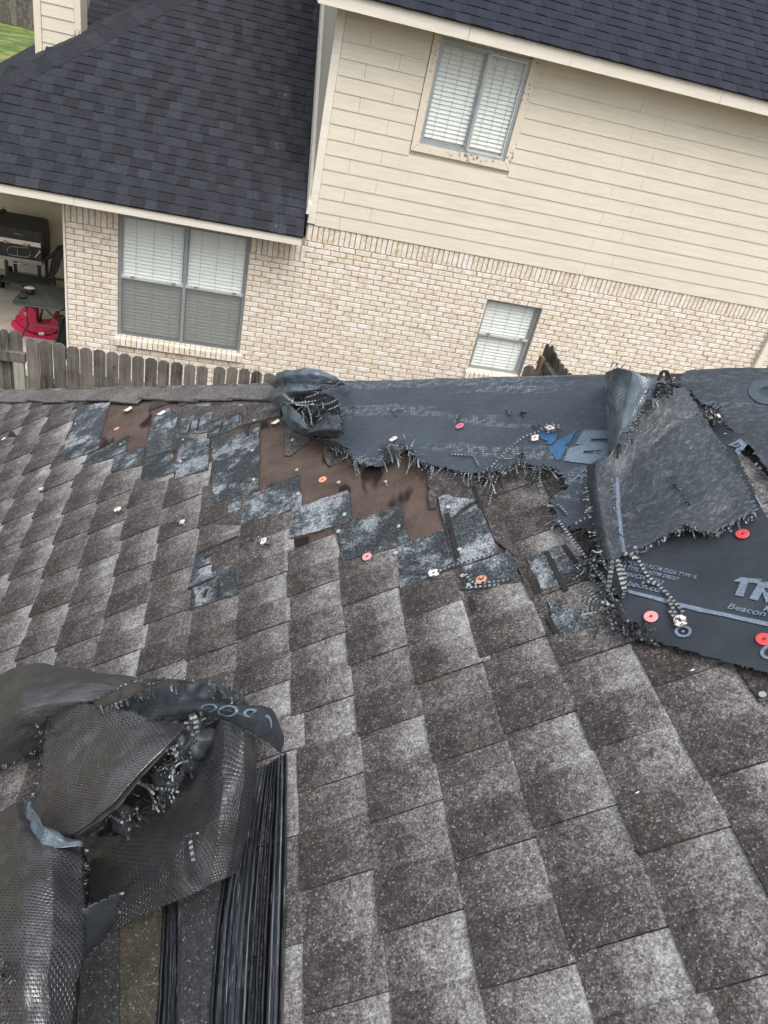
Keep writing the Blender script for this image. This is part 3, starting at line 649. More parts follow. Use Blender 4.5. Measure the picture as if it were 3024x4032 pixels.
def ringp(c_, r, n=28): return [(c_[0] + r[0] * math.cos(k), c_[1] + r[1] * math.sin(k)) for k in np.linspace(0, 2 * math.pi, n, False)]
for c_, r in ((cN(638, 248), (29, 21)), (cN(968, 907), (34, 24)), (cN(1655, 1078), (40, 28))):
    sheetB.decal('nail_mark', [ringp(c_, r), ringp(c_, (r[0] * .62, r[1] * .62)), ringp(c_, (r[0] * .22, r[1] * .22))], M['ink'], tB)
sheetB.decal('lettering', [[cM(*p) for p in ((1210, 930), (1340, 868), (1410, 930), (1330, 1035), (1285, 1000), (1300, 960))]], M['ink'], tB); sheetB.decal('lettering', [[cM(*p) for p in ((1490, 1440), (1520, 1450), (1610, 1590), (1560, 1570))]], M['ink'], tB)
# --- sheet A: the band over the hip with the big letters
A_low = [(1190, 1700), (1268, 1728), (1354, 1768), (1401, 1823), (1445, 1838), (1500, 1842), (1545, 1815), (1590, 1775), (1628, 1778), (1660, 1830), (1750, 1850), (1840, 1870), (1910, 1862), (1980, 1862), cL(0, 920), cL(150, 910), cL(270, 850), cL(320, 720), cL(350, 860), cL(560, 895), cL(640, 950), cL(700, 1050), cL(590, 1100), cL(560, 1160), cL(600, 1250), cL(575, 1320), cL(700, 1375), cL(850, 1390), (2360, 2112)]
A_poly = [(1110, 1560)] + A_low + [(2440, 2100), (2470, 1560), (2470, 'over'), (1060, 'over')]
sheetA = Sheet(A_poly, .024, .004, 4.5, 9.1)
tA = thing('underlayment', 'blue grey torn roofing sheet draped over the hip, with big blue emblem and letter B', 'roofing sheet', P(1800, 1700, .02))
sheetA.grid([sheetA.poly], .005, 0, M['worn'], 'sheet', tA, rag=.002)
fa = MB()
fringe(fa, A_low[1:5], (-.3, 1), 60, (18, 50)); fringe(fa, [(1500, 1770), (1560, 1760), (1600, 1770), (1640, 1800)], (-.1, 1), 70, (20, 70), spread=1.1); fringe(fa, A_low[8:14], (-.15, 1), 90, (14, 48)); fringe(fa, A_low[13:16], (-.4, 1), 60, (20, 90)); fringe(fa, A_low[15:20], (-.3, 1), 80, (20, 70)); fringe(fa, A_low[20:28], (-1, .3), 60, (15, 45))
tangle(fa, [cH(*p) for p in ((760, 500), (800, 430), (930, 430), (900, 520), (780, 560))], 60, (.022, .05), (25, 60)); tangle(fa, [cL(*p) for p in ((270, 850), (320, 720), (380, 870), (640, 890), (640, 950), (300, 880))], 40, (.024, .04), (20, 45)); tangle(fa, [cL(*p) for p in ((0, 900), (130, 860), (150, 900), (0, 960))], 30, (.024, .04), (25, 60), ang=0, spread=.8)
for c_ in ((850, 275), (1400, 285), (620, 255), (1160, 315), (1470, 290)): tangle(fa, [cH(c_[0] + a, c_[1] + b) for a, b in ((-22, -10), (22, -10), (22, 10), (-22, 10))], 7, (.028, .036), (12, 30))
tangle(fa, [cL(*p) for p in ((420, 500), (620, 500), (620, 560), (420, 560))], 12, (.028, .05), (30, 60), ang=0, spread=1.2)
strand(fa, [(*cL(60, 880), .03), (*cL(130, 800), .034), (*cL(260, 680), .034), (*cL(340, 620), .034), (*cL(500, 560), .04)], .007); strand(fa, [(*cH(1110, 495), .03), (*cH(1230, 500), .03), (*cH(1260, 555), .03)], .006)
strand(fa, [(*cL(740, 1340), .03), (*cL(830, 1290), .034), (*cL(930, 1210), .05)], .008); strand(fa, [(*cL(600, 1165), .03), (*cL(640, 1190), .03), (*cL(690, 1250), .03)], .006)
fa.build('frayed_edge', M['fray'], tA, kind='stuff')
lp = lambda *a: [cL(*p) for p in a]
sheetA.decal('emblem', [lp((440, 600), (490, 580), (570, 580), (605, 620), (590, 670), (545, 705), (500, 700), (530, 680), (470, 650))], M['ink_blue'], tA)
sheetA.decal('emblem', [lp((770, 578), (600, 680), (535, 745), (600, 840), (625, 830), (680, 725), (655, 715), (700, 690))], M['ink_blue'], tA)
sheetA.decal('lettering', [lp((815, 588), (1120, 595), (1120, 640), (1080, 720), (1060, 800), (960, 865), (860, 868), (655, 840), (700, 735), (745, 725), (800, 705), (750, 700)), lp((880, 660), (1010, 660), (1022, 675), (1010, 692), (865, 685)), lp((825, 757), (950, 757), (960, 772), (945, 790), (805, 782))], M['ink'], tA)
for body, a, b in (('RO', cL(705, 1010), cL(960, 1065)),): sheetA.text(body, a, b, M['ink'], tA, hgt=.046)
sheetA.decal('lettering', [lp((600, 940), (650, 925), (680, 945), (660, 955), (620, 950))], M['ink_dim'], tA)
# --- sheet D: upper right corner
D_low = [cM(690, 230), cM(.30, .90), cM(800, 360), cM(880, 440), cM(930, 520), cM(985, 545), cM(1040, 520), cM(1120, 640), cM(1200, 720), cM(1290, 810), cM(1400, 930), cM(1450, 950), cM(1560, 1090), cM(1659, 1220), (3400, 2330)]
sheetD = Sheet(D_low + [(3400, 'over'), (2660, 'over'), (2655, 1520)], .030, .004, 5, 17.7)
tD = thing('underlayment', 'worn grey roofing sheet at the right edge, draped over the hip beside the raised fold', 'roofing sheet', P(2900, 1650, .03))
sheetD.grid([sheetD.poly], .005, 0, M['fuzzy'], 'sheet', tD, rag=.002)
fd = MB(); fringe(fd, D_low[:14], (-1, .5), 90, (6, 18), h=.034); fringe(fd, D_low[4:7], (-.3, .6), 30, (14, 36), h=.037); tangle(fd, [cM(*p) for p in ((1000, 560), (1040, 500), (1170, 490), (1200, 600), (1100, 660))], 40, (.036, .05), (15, 45)); fd.build('frayed_edge', M['fray'], tD, kind='stuff')
sheetD.decal('printed_ring', [ringp((3010, 1560), (74, 52)), ringp((3010, 1560), (30, 20))], M['ink_dim'], tD)
# ------------------------------------------------------------------ crumpled surfaces from control nets (picture point + height over the roof)
def cr(P0, P1, P2, P3, t): return .5 * ((2 * P1) + (-P0 + P2) * t + (2 * P0 - 5 * P1 + 4 * P2 - P3) * t * t + (-P0 + 3 * P1 - 3 * P2 + P3) * t ** 3)
class Surf:
    def __init__(s, rows, sharp=.55):
        s.sharp = sharp; s.g = np.array([[P(*c_) for c_ in r] for r in rows]); s.nr, s.nc = s.g.shape[:2]
    def _line(s, A, t):
        n = len(A); x = min(max(t * (n - 1), 0), n - 1 - 1e-9); i = int(x); f = x - i
        a = A[i - 1] if i > 0 else 2 * A[0] - A[1]; d = A[i + 2] if i + 2 < n else 2 * A[n - 1] - A[n - 2]
        return cr(a, A[i], A[i + 1], d, f) * (1 - s.sharp) + (A[i] * (1 - f) + A[i + 1] * f) * s.sharp
    def pt(s, u, v): return s._line(np.array([s._line(s.g[r], u) for r in range(s.nr)]), v)
    def mesh(s, name, mat, parent, nu=40, nv=40, amp=.004, nsc=14, seed=1.0, rag=(0, 0, 0, 0), back=None, uvs=1.0, th=.0):
        nu = int(nu); nv = int(nv); us = np.linspace(0, 1, nu + 1); vs = np.linspace(0, 1, nv + 1)
        lines = [np.array([s._line(s.g[r], u) for u in us]) for r in range(s.nr)]
        pts = np.array([[s._line(np.array([lines[r][i] for r in range(s.nr)]), v) for i in range(nu + 1)] for v in vs])   # [v][u]
        du = np.gradient(pts, axis=1); dv = np.gradient(pts, axis=0); nn = np.cross(du, dv); nn /= np.linalg.norm(nn, axis=2, keepdims=True) + 1e-9
        nz = np.array([[mnoise.noise(Vector(p * nsc) + Vector((seed, 0, 0))) + .5 * mnoise.noise(Vector(p * nsc * 2.7) + Vector((0, seed, 0))) for p in row] for row in pts])
        rg_ = np.array([[abs(mnoise.noise(Vector(p * nsc * .55) + Vector((0, 0, seed * 3)))) + .6 * abs(mnoise.noise(Vector(p * nsc * 1.3) + Vector((seed * 2, 0, 0)))) for p in row] for row in pts])
        pts = pts + nn * (nz * amp * .6 - (rg_ - .35) * amp * 3.2)[:, :, None]
        lu = np.linalg.norm(du, axis=2).mean() * nu; lv = np.linalg.norm(dv, axis=2).mean() * nv
        v = [tuple(p) for row in pts for p in row]; f = []; uv = []
        for j in range(nv):
            for i in range(nu):
                m = mnoise.noise(Vector((i * .9, j * .9, seed))); d = (j + .5) - rag[0] * nv * (.5 + m), (nv - j - .5) - rag[1] * nv * (.5 + m), (i + .5) - rag[2] * nu * (.5 + m), (nu - i - .5) - rag[3] * nu * (.5 + m)
                if min(d) < 0: continue
                a = j * (nu + 1) + i; f.append((a, a + 1, a + nu + 2, a + nu + 1))
                uv += [(i / nu * lu * uvs, j / nv * lv * uvs), ((i + 1) / nu * lu * uvs, j / nv * lv * uvs), ((i + 1) / nu * lu * uvs, (j + 1) / nv * lv * uvs), (i / nu * lu * uvs, (j + 1) / nv * lv * uvs)]
        me = bpy.data.meshes.new(name); me.from_pydata(v, [], f); me.materials.append(mat); u_ = me.uv_layers.new(name='UVMap'); u_.data.foreach_set('uv', np.array(uv, np.float32).ravel())
        me.polygons.foreach_set('use_smooth', np.ones(len(f), bool)); o = bpy.data.objects.new(name, me); put(o, parent)
        md = o.modifiers.new('cloth_thickness', 'SOLIDIFY'); md.thickness = .0012; md.offset = 0
        return o
# --- C: the folded flap
tC = thing('underlayment_flap', 'frayed grey flap of roofing sheet folded over the printed sheet, its glossy underside turned up', 'roofing sheet', P(2650, 1900, .03))
Cm = Surf([[(2308, 1838, .05), (2345, 1815, .085), (2400, 1790, .09), (2480, 1660, .11), (2590, 1548, .13), (2705, 1518, .09)],
           [(2316, 1930, .06), (2352, 1915, .085), (2440, 1880, .05), (2540, 1780, .07), (2665, 1672, .08), (2765, 1628, .05)],
           [(2332, 2030, .06), (2370, 2020, .08), (2445, 2000, .035), (2580, 1925, .05), (2735, 1815, .06), (2862, 1765, .05)],
           [(2352, 2125, .06), (2392, 2120, .075), (2455, 2105, .032), (2620, 2035, .05), (2790, 1945, .06), (2930, 1885, .05)],
           [(2372, 2210, .05), (2412, 2205, .06), (2470, 2190, .035), (2675, 2085, .05), (2800, 2105, .04), (2992, 2012, .045)]])
Cm.mesh('sheet', M['fuzzy'], tC, 90, 70, .0014, 12, 2.2, rag=(0, .018, .012, .012))
Cu = Surf([[(2388, 1470, .14), (2430, 1448, .2), (2490, 1463, .2), (2560, 1492, .17), (2635, 1507, .12)], [(2384, 1530, .11), (2425, 1520, .16), (2480, 1525, .17), (2540, 1540, .16), (2592, 1548, .13)],
           [(2392, 1610, .09), (2425, 1605, .13), (2462, 1605, .14), (2505, 1605, .14), (2538, 1600, .13)], [(2398, 1700, .07), (2420, 1695, .1), (2442, 1690, .11), (2467, 1685, .11), (2490, 1680, .11)], [(2396, 1795, .04), (2402, 1788, .05), (2410, 1782, .06), (2418, 1776, .07), (2424, 1770, .08)]])
M['gloss_b'] = dashweave('woven_gloss_sky_sheen', (.095, .135, .175), .36, .012, .005)  # glossy underside with the blue sky reflection painted into its base colour
Cu.mesh('turned_underside', M['gloss_b'], tC, 50, 50, .004, 14, 5.1, rag=(0, 0, 0, .02))
Cs = Surf([[(2388, 1470, .14), (2384, 1500, .06), (2386, 1520, .02)], [(2384, 1530, .11), (2386, 1560, .05), (2390, 1590, .02)], [(2392, 1610, .09), (2392, 1640, .05), (2396, 1665, .02)], [(2396, 1795, .04), (2396, 1800, .03), (2396, 1805, .02)]]); Cs.mesh('fold_edge', M['gloss_b'], tC, 12, 30, .002, 14, 1.7)
fc = MB()
fringe(fc, [(2635, 1507, .13), (2590, 1550, .14), (2538, 1600, .14), (2490, 1680, .12)], (.5, .3), 90, (10, 50), spread=1.0); tangle(fc, [cM(*p) for p in ((310, 300), (480, 220), (700, 200), (720, 300), (560, 330), (330, 400))], 110, (.12, .16), (20, 60), ang=0, spread=1.2)
fringe(fc, [(2490, 1680, .12), (2450, 1740, .10), (2410, 1790, .08)], (.5, .7), 50, (12, 45), spread=.9); strand(fc, [(*cM(520, 190), .15), (*cM(550, 110), .2), (*cM(590, 100), .21), (*cM(625, 200), .16)], .012)
fringe(fc, [(2310, 1840, .06), (2316, 1930, .07), (2332, 2030, .07), (2352, 2125, .07), (2372, 2208, .06)], (-1, .25), 90, (10, 32), spread=.3); fringe(fc, [(2372, 2208, .05), (2412, 2208, .06), (2470, 2195, .04)], (.1, 1), 26, (12, 40), spread=.4)
fringe(fc, [(2470, 2192, .04), (2570, 2140, .05), (2675, 2085, .05)], (.1, 1), 70, (8, 22), spread=.5); fringe(fc, [(2675, 2085, .05), (2730, 2070, .05), (2800, 2110, .045), (2880, 2070, .045), (2992, 2015, .045)], (.2, 1), 70, (8, 28), spread=.5)
fringe(fc, [(2735, 1622, .055), (2845, 1765, .055), (2930, 1885, .055), (2992, 2010, .05)], (1, -.3), 40, (4, 12), spread=.4)
fringe(fc, [(2400, 1880, .09), (2412, 2000, .085), (2440, 2120, .08)], (1, .1), 40, (8, 22), spread=.3); fringe(fc, [cM(600, 1170) + (.06,), cM(760, 1400) + (.06,), cM(860, 1590) + (.05,)], (1, .3), 45, (6, 20), spread=.8)
tangle(fc, [cM(*p) for p in ((700, 1700), (850, 1640), (930, 1790), (780, 1780))], 16, (.04, .06), (25, 60), ang=.9, spread=1.2)
for q in ([(2412, 2200, .06), (2404, 2260, .05), (2394, 2330, .04)], [(2425, 2195, .06), (2445, 2270, .05), (2462, 2330, .04)], [(2450, 2180, .05), (2490, 2180, .05), (2500, 2200, .045)]): strand(fc, q, .010)
fc.build('frayed_edge', M['fray'], tC, kind='stuff')
cs_ = MB(); ribbon(cs_, [Cm.pt(.37, t_) + NR * .004 for t_ in np.linspace(.25, 1, 14)], .012); cs_.build('printed_line', M['ink'], tC)
# --- K: the crumpled left end of sheet A
tK = thing('underlayment_bundle', 'crumpled blue black wad of torn roofing sheet on the hip, left of the draped sheet', 'roofing sheet', P(1200, 1600, .03))
Surf([[(1050, 1504, .05), (1110, 1461, .14), (1240, 1452, .16), (1312, 1478, .12), (1372, 1519, .03)], [(1062, 1512, .07), (1120, 1480, .15), (1240, 1472, .16), (1300, 1490, .12), (1350, 1516, .04)], [(1085, 1530, .06), (1130, 1508, .12), (1230, 1505, .13), (1285, 1510, .1), (1330, 1517, .04)]]).mesh('crumpled_sheet', M['gloss_b'], tK, 44, 22, .0028, 22, 3)
Surf([[(1050, 1565, .03), (1075, 1535, .08), (1145, 1508, .12), (1227, 1510, .12), (1275, 1516, .1)], [(1062, 1582, .04), (1095, 1560, .1), (1150, 1538, .13), (1220, 1535, .12), (1268, 1532, .1)], [(1102, 1610, .03), (1135, 1606, .06), (1168, 1562, .09), (1215, 1560, .08), (1265, 1545, .07)]]).mesh('crumpled_sheet', M['gloss_b'], tK, 44, 26, .0028, 22, 8)
Surf([[(1112, 1600, .07), (1150, 1600, .10), (1195, 1650, .09), (1218, 1690, .07)], [(1116, 1635, .05), (1150, 1648, .08), (1188, 1678, .08), (1240, 1715, .06)], [(1118, 1658, .01), (1145, 1684, .02), (1192, 1708, .02), (1300, 1745, .015)]]).mesh('crumpled_sheet', M['gloss_b'], tK, 36, 26, .0028, 25, 4)
Surf([[(1212, 1690, .08), (1280, 1632, .11), (1342, 1630, .10)], [(1209, 1705, .09), (1278, 1690, .10), (1345, 1692, .09)], [(1217, 1713, .05), (1270, 1726, .05), (1340, 1722, .04)]]).mesh('turned_corner', M['fuzzy'], tK, 24, 24, .003, 20, 6, rag=(.05, 0, .04, .05))
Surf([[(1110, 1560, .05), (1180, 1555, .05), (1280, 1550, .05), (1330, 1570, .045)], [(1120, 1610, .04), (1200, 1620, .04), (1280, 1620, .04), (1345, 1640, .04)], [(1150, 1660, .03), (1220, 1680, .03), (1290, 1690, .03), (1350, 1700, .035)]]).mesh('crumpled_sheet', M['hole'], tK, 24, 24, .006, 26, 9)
Surf([[(1215, 1712, .05), (1270, 1728, .06), (1330, 1742, .05), (1372, 1765, .03)], [(1210, 1722, .02), (1265, 1742, .03), (1320, 1760, .03), (1365, 1775, .015)]]).mesh('crumpled_sheet', M['gloss'], tK, 26, 8, .004, 30, 2)
fk = MB(); tangle(fk, [cK(*p) for p in ((220, 300), (330, 270), (580, 330), (650, 430), (480, 500), (420, 520), (300, 420))], 95, (.05, .12), (25, 75)); tangle(fk, [cK(*p) for p in ((380, 190), (560, 180), (690, 165), (640, 230), (480, 260))], 60, (.09, .13), (20, 55), ang=-.2, spread=1.4); tangle(fk, [cK(*p) for p in ((160, 200), (200, 140), (340, 170), (330, 200))], 18, (.09, .13), (15, 40))
fringe(fk, [(1212, 1690, .09), (1280, 1634, .11), (1342, 1630, .1), (1345, 1692, .09)], (.3, -.8), 50, (8, 22)); fringe(fk, [(1300, 1740, .03), (1360, 1770, .03), (1400, 1810, .03)], (.2, .6), 40, (12, 35))
for q in ([cK(240, 270) + (.14,), cK(330, 340) + (.13,)], [cK(260, 345) + (.13,), cK(510, 325) + (.12,)], [cK(420, 300) + (.13,), cK(540, 255) + (.14,)], [cK(560, 360) + (.12,), cK(680, 315) + (.12,)], [cK(600, 400) + (.12,), cK(710, 350) + (.12,)], [cK(560, 260) + (.12,), cK(710, 165) + (.16,)]): strand(fk, [q[0], tuple(np.mean([q[0], q[1]], 0) + np.array([0, 4, .01])), q[1]], .010)
fk.build('frayed_edge', M['fray'], tK, kind='stuff')
# --- E: the large crumpled bundle lower left
tE = thing('underlayment_bundle', 'large crumpled black roofing sheet with embossed weave heaped on the shingles, nearest the camera', 'roofing sheet', P(500, 3300, .02))
Surf([[(-160, 2720, .02), (0, 2662, .05), (95, 2608, .10), (300, 2630, .12), (545, 2680, .12)], [(-160, 2800, .12), (0, 2750, .16), (100, 2690, .19), (290, 2685, .18), (500, 2705, .15)], [(-160, 2900, .16), (0, 2850, .20), (95, 2790, .22), (225, 2765, .2), (410, 2755, .16)], [(-160, 2990, .10), (0, 2950, .13), (80, 2900, .15), (170, 2850, .15), (230, 2830, .12)], [(-160, 3090, .01), (0, 3040, .02), (70, 2995, .03), (140, 2950, .04), (172, 2930, .05)]]).mesh('crumpled_sheet', M['gloss'], tE, 60, 60, .005, 9, 1.5, rag=(0, .015, 0, 0))
E2 = Surf([[(198, 2775, .16), (290, 2768, .17), (385, 2765, .18), (560, 2812, .2), (738, 2846, .2)], [(175, 2880, .17), (280, 2885, .2), (390, 2890, .21), (510, 2920, .22), (655, 2945, .22)], [(163, 2990, .17), (255, 3000, .2), (355, 3010, .21), (460, 3030, .22), (562, 3046, .22)], [(150, 3100, .15), (230, 3120, .18), (310, 3140, .19), (395, 3155, .2), (468, 3165, .21)], [(113, 3200, .12), (158, 3245, .14), (205, 3265, .16), (250, 3280, .17), (290, 3294, .18)]])
E2.mesh('crumpled_sheet', M['gloss'], tE, 70, 60, .004, 8, 4.4, rag=(.015, 0, .03, 0))
Surf([[(722, 2838, .195), (640, 2932, .212), (545, 3034, .214), (452, 3154, .202), (276, 3284, .174)], [(736, 2862, .19), (645, 2965, .215), (560, 3060, .215), (464, 3180, .2), (295, 3298, .17)], [(722, 2880, .17), (615, 2990, .195), (540, 3055, .19), (448, 3162, .18), (300, 3300, .16)]]).mesh('fold_edge', M['matte'], tE, 60, 10, .002, 14, 4.4)
E3 = Surf([[(300, 3290, .04), (470, 3292, .04), (640, 3150, .06), (775, 2970, .11), (880, 2830, .16), (955, 2870, .17), (1008, 2950, .05)], [(310, 3380, .03), (470, 3370, .05), (640, 3260, .08), (780, 3120, .13), (880, 3040, .18), (965, 3060, .15), (1000, 3090, .04)], [(320, 3470, .03), (470, 3460, .05), (640, 3370, .09), (780, 3270, .14), (870, 3220, .17), (940, 3230, .13), (976, 3260, .04)], [(330, 3560, .03), (480, 3550, .05), (640, 3460, .08), (770, 3390, .11), (850, 3350, .12), (915, 3350, .09), (956, 3360, .03)], [(360, 3694, .012), (480, 3650, .03), (620, 3580, .05), (750, 3525, .06), (830, 3490, .06), (890, 3460, .05), (932, 3440, .02)]])
E3.mesh('crumpled_sheet', M['gloss'], tE, 84, 64, .004, 9, 6.1)
Surf([[(-160, 3230, .12), (0, 3197, .16), (60, 3166, .18), (150, 3264, .19), (312, 3316, .16)], [(-160, 3370, .17), (0, 3350, .21), (90, 3345, .24), (200, 3355, .23), (330, 3390, .17)], [(-160, 3560, .2), (0, 3550, .25), (100, 3550, .27), (210, 3560, .25), (328, 3580, .17)], [(-160, 3800, .2), (0, 3800, .25), (100, 3800, .26), (200, 3800, .24), (308, 3800, .17)], [(-160, 4150, .15), (0, 4150, .2), (100, 4150, .22), (200, 4150, .2), (280, 4150, .13)]]).mesh('crumpled_sheet', M['gloss'], tE, 60, 80, .005, 10, 7.7, rag=(0, 0, 0, .02))
Surf([[(95, 3135, .2), (125, 3190, .21), (155, 3255, .21), (230, 3285, .2), (314, 3312, .18)], [(112, 3160, .22), (150, 3215, .235), (185, 3275, .235), (245, 3300, .22), (322, 3322, .19)], [(100, 3200, .21), (130, 3280, .22), (170, 3330, .23), (240, 3335, .22), (320, 3340, .19)]]).mesh('turned_edge', M['gloss_b'], tE, 36, 16, .005, 20, 3.3)
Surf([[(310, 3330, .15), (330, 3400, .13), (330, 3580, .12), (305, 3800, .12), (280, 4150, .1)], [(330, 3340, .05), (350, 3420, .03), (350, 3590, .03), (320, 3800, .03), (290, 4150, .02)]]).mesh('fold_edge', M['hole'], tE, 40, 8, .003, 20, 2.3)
Surf([[(287, 3577, .19), (350, 3565, .18), (420, 3535, .17), (480, 3512, .15)], [(292, 3640, .18), (350, 3630, .15), (412, 3612, .13), (462, 3600, .11)], [(300, 3720, .15), (340, 3702, .11), (385, 3690, .09), (440, 3642, .07)], [(304, 3830, .1), (330, 3775, .07), (360, 3735, .05), (388, 3716, .04)]]).mesh('turned_corner', M['print'], tE, 30, 30, .002, 20, 5.5, rag=(.03, .02, 0, .04))
E6 = Surf([[(605, 2797, .2), (700, 2783, .22), (790, 2768, .24), (920, 2770, .24), (1072, 2788, .17), (1114, 2900, .08)], [(590, 2820, .21), (690, 2800, .235), (780, 2788, .26), (900, 2800, .255), (1038, 2838, .19), (1110, 2932, .07)], [(565, 2847, .2), (690, 2814, .22), (770, 2810, .24), (870, 2827, .23), (1008, 2890, .17), (1106, 2964, .04)]])
E6.mesh('turned_strip', M['print'], tE, 70, 18, .003, 16, 2.9)
Surf([[(360, 2757, .2), (470, 2706, .21), (600, 2673, .2), (748, 2672, .14)], [(385, 2797, .19), (500, 2747, .2), (620, 2707, .19), (762, 2690, .13)]]).mesh('crumpled_sheet', M['matte'], tE, 40, 10, .003, 24, 6.6, rag=(.1, .15, 0, 0))
Surf([[(400, 2805, .13), (560, 2722, .13), (720, 2690, .12), (850, 2690, .06), (960, 2740, .02)], [(430, 2835, .11), (560, 2790, .11), (700, 2765, .11), (820, 2750, .06), (960, 2765, .02)], [(520, 2865, .11), (620, 2855, .11), (760, 2800, .11), (900, 2790, .08), (1000, 2800, .03)]]).mesh('crumpled_sheet', M['print'], tE, 44, 24, .006, 22, 1.1)
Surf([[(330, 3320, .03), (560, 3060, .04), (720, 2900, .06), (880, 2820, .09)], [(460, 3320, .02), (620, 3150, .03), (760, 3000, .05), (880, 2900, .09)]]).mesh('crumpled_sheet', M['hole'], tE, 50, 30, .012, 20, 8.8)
Surf([[(640, 2880, .2), (760, 2850, .2), (800, 2850, .17)], [(690, 3000, .14), (770, 2960, .15), (850, 2880, .15)], [(600, 3180, .06), (700, 3070, .09), (790, 2985, .11)]]).mesh('crumpled_sheet', M['print'], tE, 26, 30, .010, 18, 3.9)
Surf([[(590, 3050, .10), (640, 3030, .13), (725, 3050, .13)], [(620, 3120, .08), (650, 3090, .11), (700, 3100, .10)], [(600, 3180, .06), (640, 3160, .07), (660, 3150, .07)]]).mesh('torn_tongue', M['fuzzy'], tE, 20, 20, .006, 30, 3.9, rag=(.06, .06, .05, .05))
Surf([[(420, 3200, .06), (470, 3170, .08), (520, 3190, .05)], [(440, 3260, .06), (480, 3250, .07), (520, 3260, .05)], [(490, 3320, .05), (505, 3330, .05), (520, 3330, .05)]]).mesh('torn_tongue', M['print'], tE, 16, 16, .006, 30, 2.9)
fe = MB()
fringe(fe, [(198, 2776, .165), (290, 2769, .175), (380, 2766, .185)], (0, -1), 16, (4, 14)); fringe(fe, [(198, 2776, .16), (165, 2920, .17), (160, 3060, .16), (115, 3190, .13)], (-1, .1), 60, (6, 22), spread=.5)
fringe(fe, [(385, 2797, .19), (500, 2747, .2), (620, 2707, .19), (740, 2690, .13)], (.15, 1), 70, (12, 36), spread=.35); fringe(fe, [(400, 2745, .2), (520, 2690, .2), (700, 2675, .17)], (-.2, -.8), 50, (6, 22), spread=.6); fringe(fe, [(520, 2692, .2), (620, 2678, .2), (760, 2680, .14)], (.9, -.1), 40, (20, 60), spread=.5)
tangle(fe, [(740, 2660), (830, 2690), (970, 2720), (980, 2770), (850, 2760), (740, 2720)], 85, (.03, .12), (14, 40), ang=1.5, spread=1.5); tangle(fe, [(720, 2800), (800, 2810), (800, 2860), (740, 2900)], 34, (.2, .26), (25, 70), ang=2.2, spread=1.6)
tangle(fe, [(640, 2960), (780, 2860), (800, 2960), (740, 3040), (640, 3080)], 60, (.12, .2), (30, 90), ang=2.3, spread=1.6); tangle(fe, [(430, 3210), (560, 3080), (680, 3050), (640, 3180), (520, 3290)], 75, (.06, .12), (25, 80)); fringe(fe, [(590, 3050, .11), (650, 3030, .14), (725, 3050, .14)], (-.3, -1), 34, (14, 34), spread=.5); fringe(fe, [(600, 3180, .08), (660, 3140, .09), (700, 3080, .1)], (.2, 1), 40, (14, 42), spread=.6)
fringe(fe, [(330, 3330, .15), (332, 3420, .16), (330, 3560, .16)], (1, .1), 40, (4, 18), spread=.4); fringe(fe, [(287, 3577, .2), (350, 3563, .19), (480, 3512, .16), (462, 3600, .12), (440, 3645, .08), (385, 3718, .05)], (.5, -.3), 46, (4, 14), spread=.7); fringe(fe, [(290, 3600, .18), (303, 3830, .12)], (-1, 0), 14, (4, 10))
fringe(fe, [(0, 3010, .04), (70, 2985, .05), (150, 2940, .06)], (.1, 1), 36, (10, 26)); tangle(fe, [(0, 2960), (40, 2960), (40, 3010), (0, 3030)], 14, (.04, .08), (14, 40)); tangle(fe, [(140, 2850), (200, 2840), (210, 2890), (150, 2900)], 28, (.16, .19), (10, 36)); tangle(fe, [(0, 3760), (50, 3800), (40, 4032), (0, 4032)], 34, (.25, .28), (14, 44)); tangle(fe, [(715, 3290), (760, 3270), (770, 3300), (740, 3310)], 10, (.14, .16), (12, 34), ang=-.4, spread=.6)
for q in ([(760, 2810, .26), (785, 2850, .25), (770, 2900, .24), (720, 2970, .2), (670, 3020, .16), (640, 3060, .13)], [(745, 2815, .26), (772, 2850, .25), (760, 2905, .24), (700, 2980, .19)], [(560, 2985, .2), (640, 2960, .21), (720, 2925, .21)], [(680, 2935, .22), (700, 2990, .2)], [(745, 2950, .2), (760, 3010, .17), (748, 3040, .15)], [(748, 3300, .15), (754, 3345, .15), (762, 3390, .14)], [(1012, 2880, .17), (1035, 2920, .12), (1042, 2980, .08)]): strand(fe, q, .007)
fe.build('frayed_edge', M['fray'], tE, kind='stuff')
cu = bpy.data.curves.new('t', 'FONT'); cu.body = 'SYNTHETIC ROO'; ob = bpy.data.objects.new('t', cu); me = bpy.data.meshes.new_from_object(ob)
bm = bmesh.new(); bm.from_mesh(me); xs = [v.co.x for v in bm.verts]; x0_, x1_ = min(xs), max(xs); 
for k in range(1, 60): bmesh.ops.bisect_plane(bm, geom=bm.verts[:] + bm.edges[:] + bm.faces[:], plane_co=(x0_ + (x1_ - x0_) * k / 60, 0, 0), plane_no=(1, 0, 0))
bmesh.ops.delete(bm, geom=[f for f in bm.faces if f.calc_center_median().x < x0_ + (x1_ - x0_) * .505], context='FACES')
for v in bm.verts:
    t_ = (v.co.x - (x0_ + (x1_ - x0_) * .5)) / ((x1_ - x0_) * .5); u_ = 1.0 - t_ * .565; vv = .92 - max(0, v.co.y) * 1.0
    p = E6.pt(u_, min(max(vv, .05), .97)); v.co = p + np.array(NR) * .0075 + np.array([0, -.001, 0])
bm.to_mesh(me); bm.free(); bpy.data.objects.remove(ob); me.materials.clear(); me.materials.append(M['ink']); me.name = 'lettering'; put(bpy.data.objects.new('lettering', me), tE)
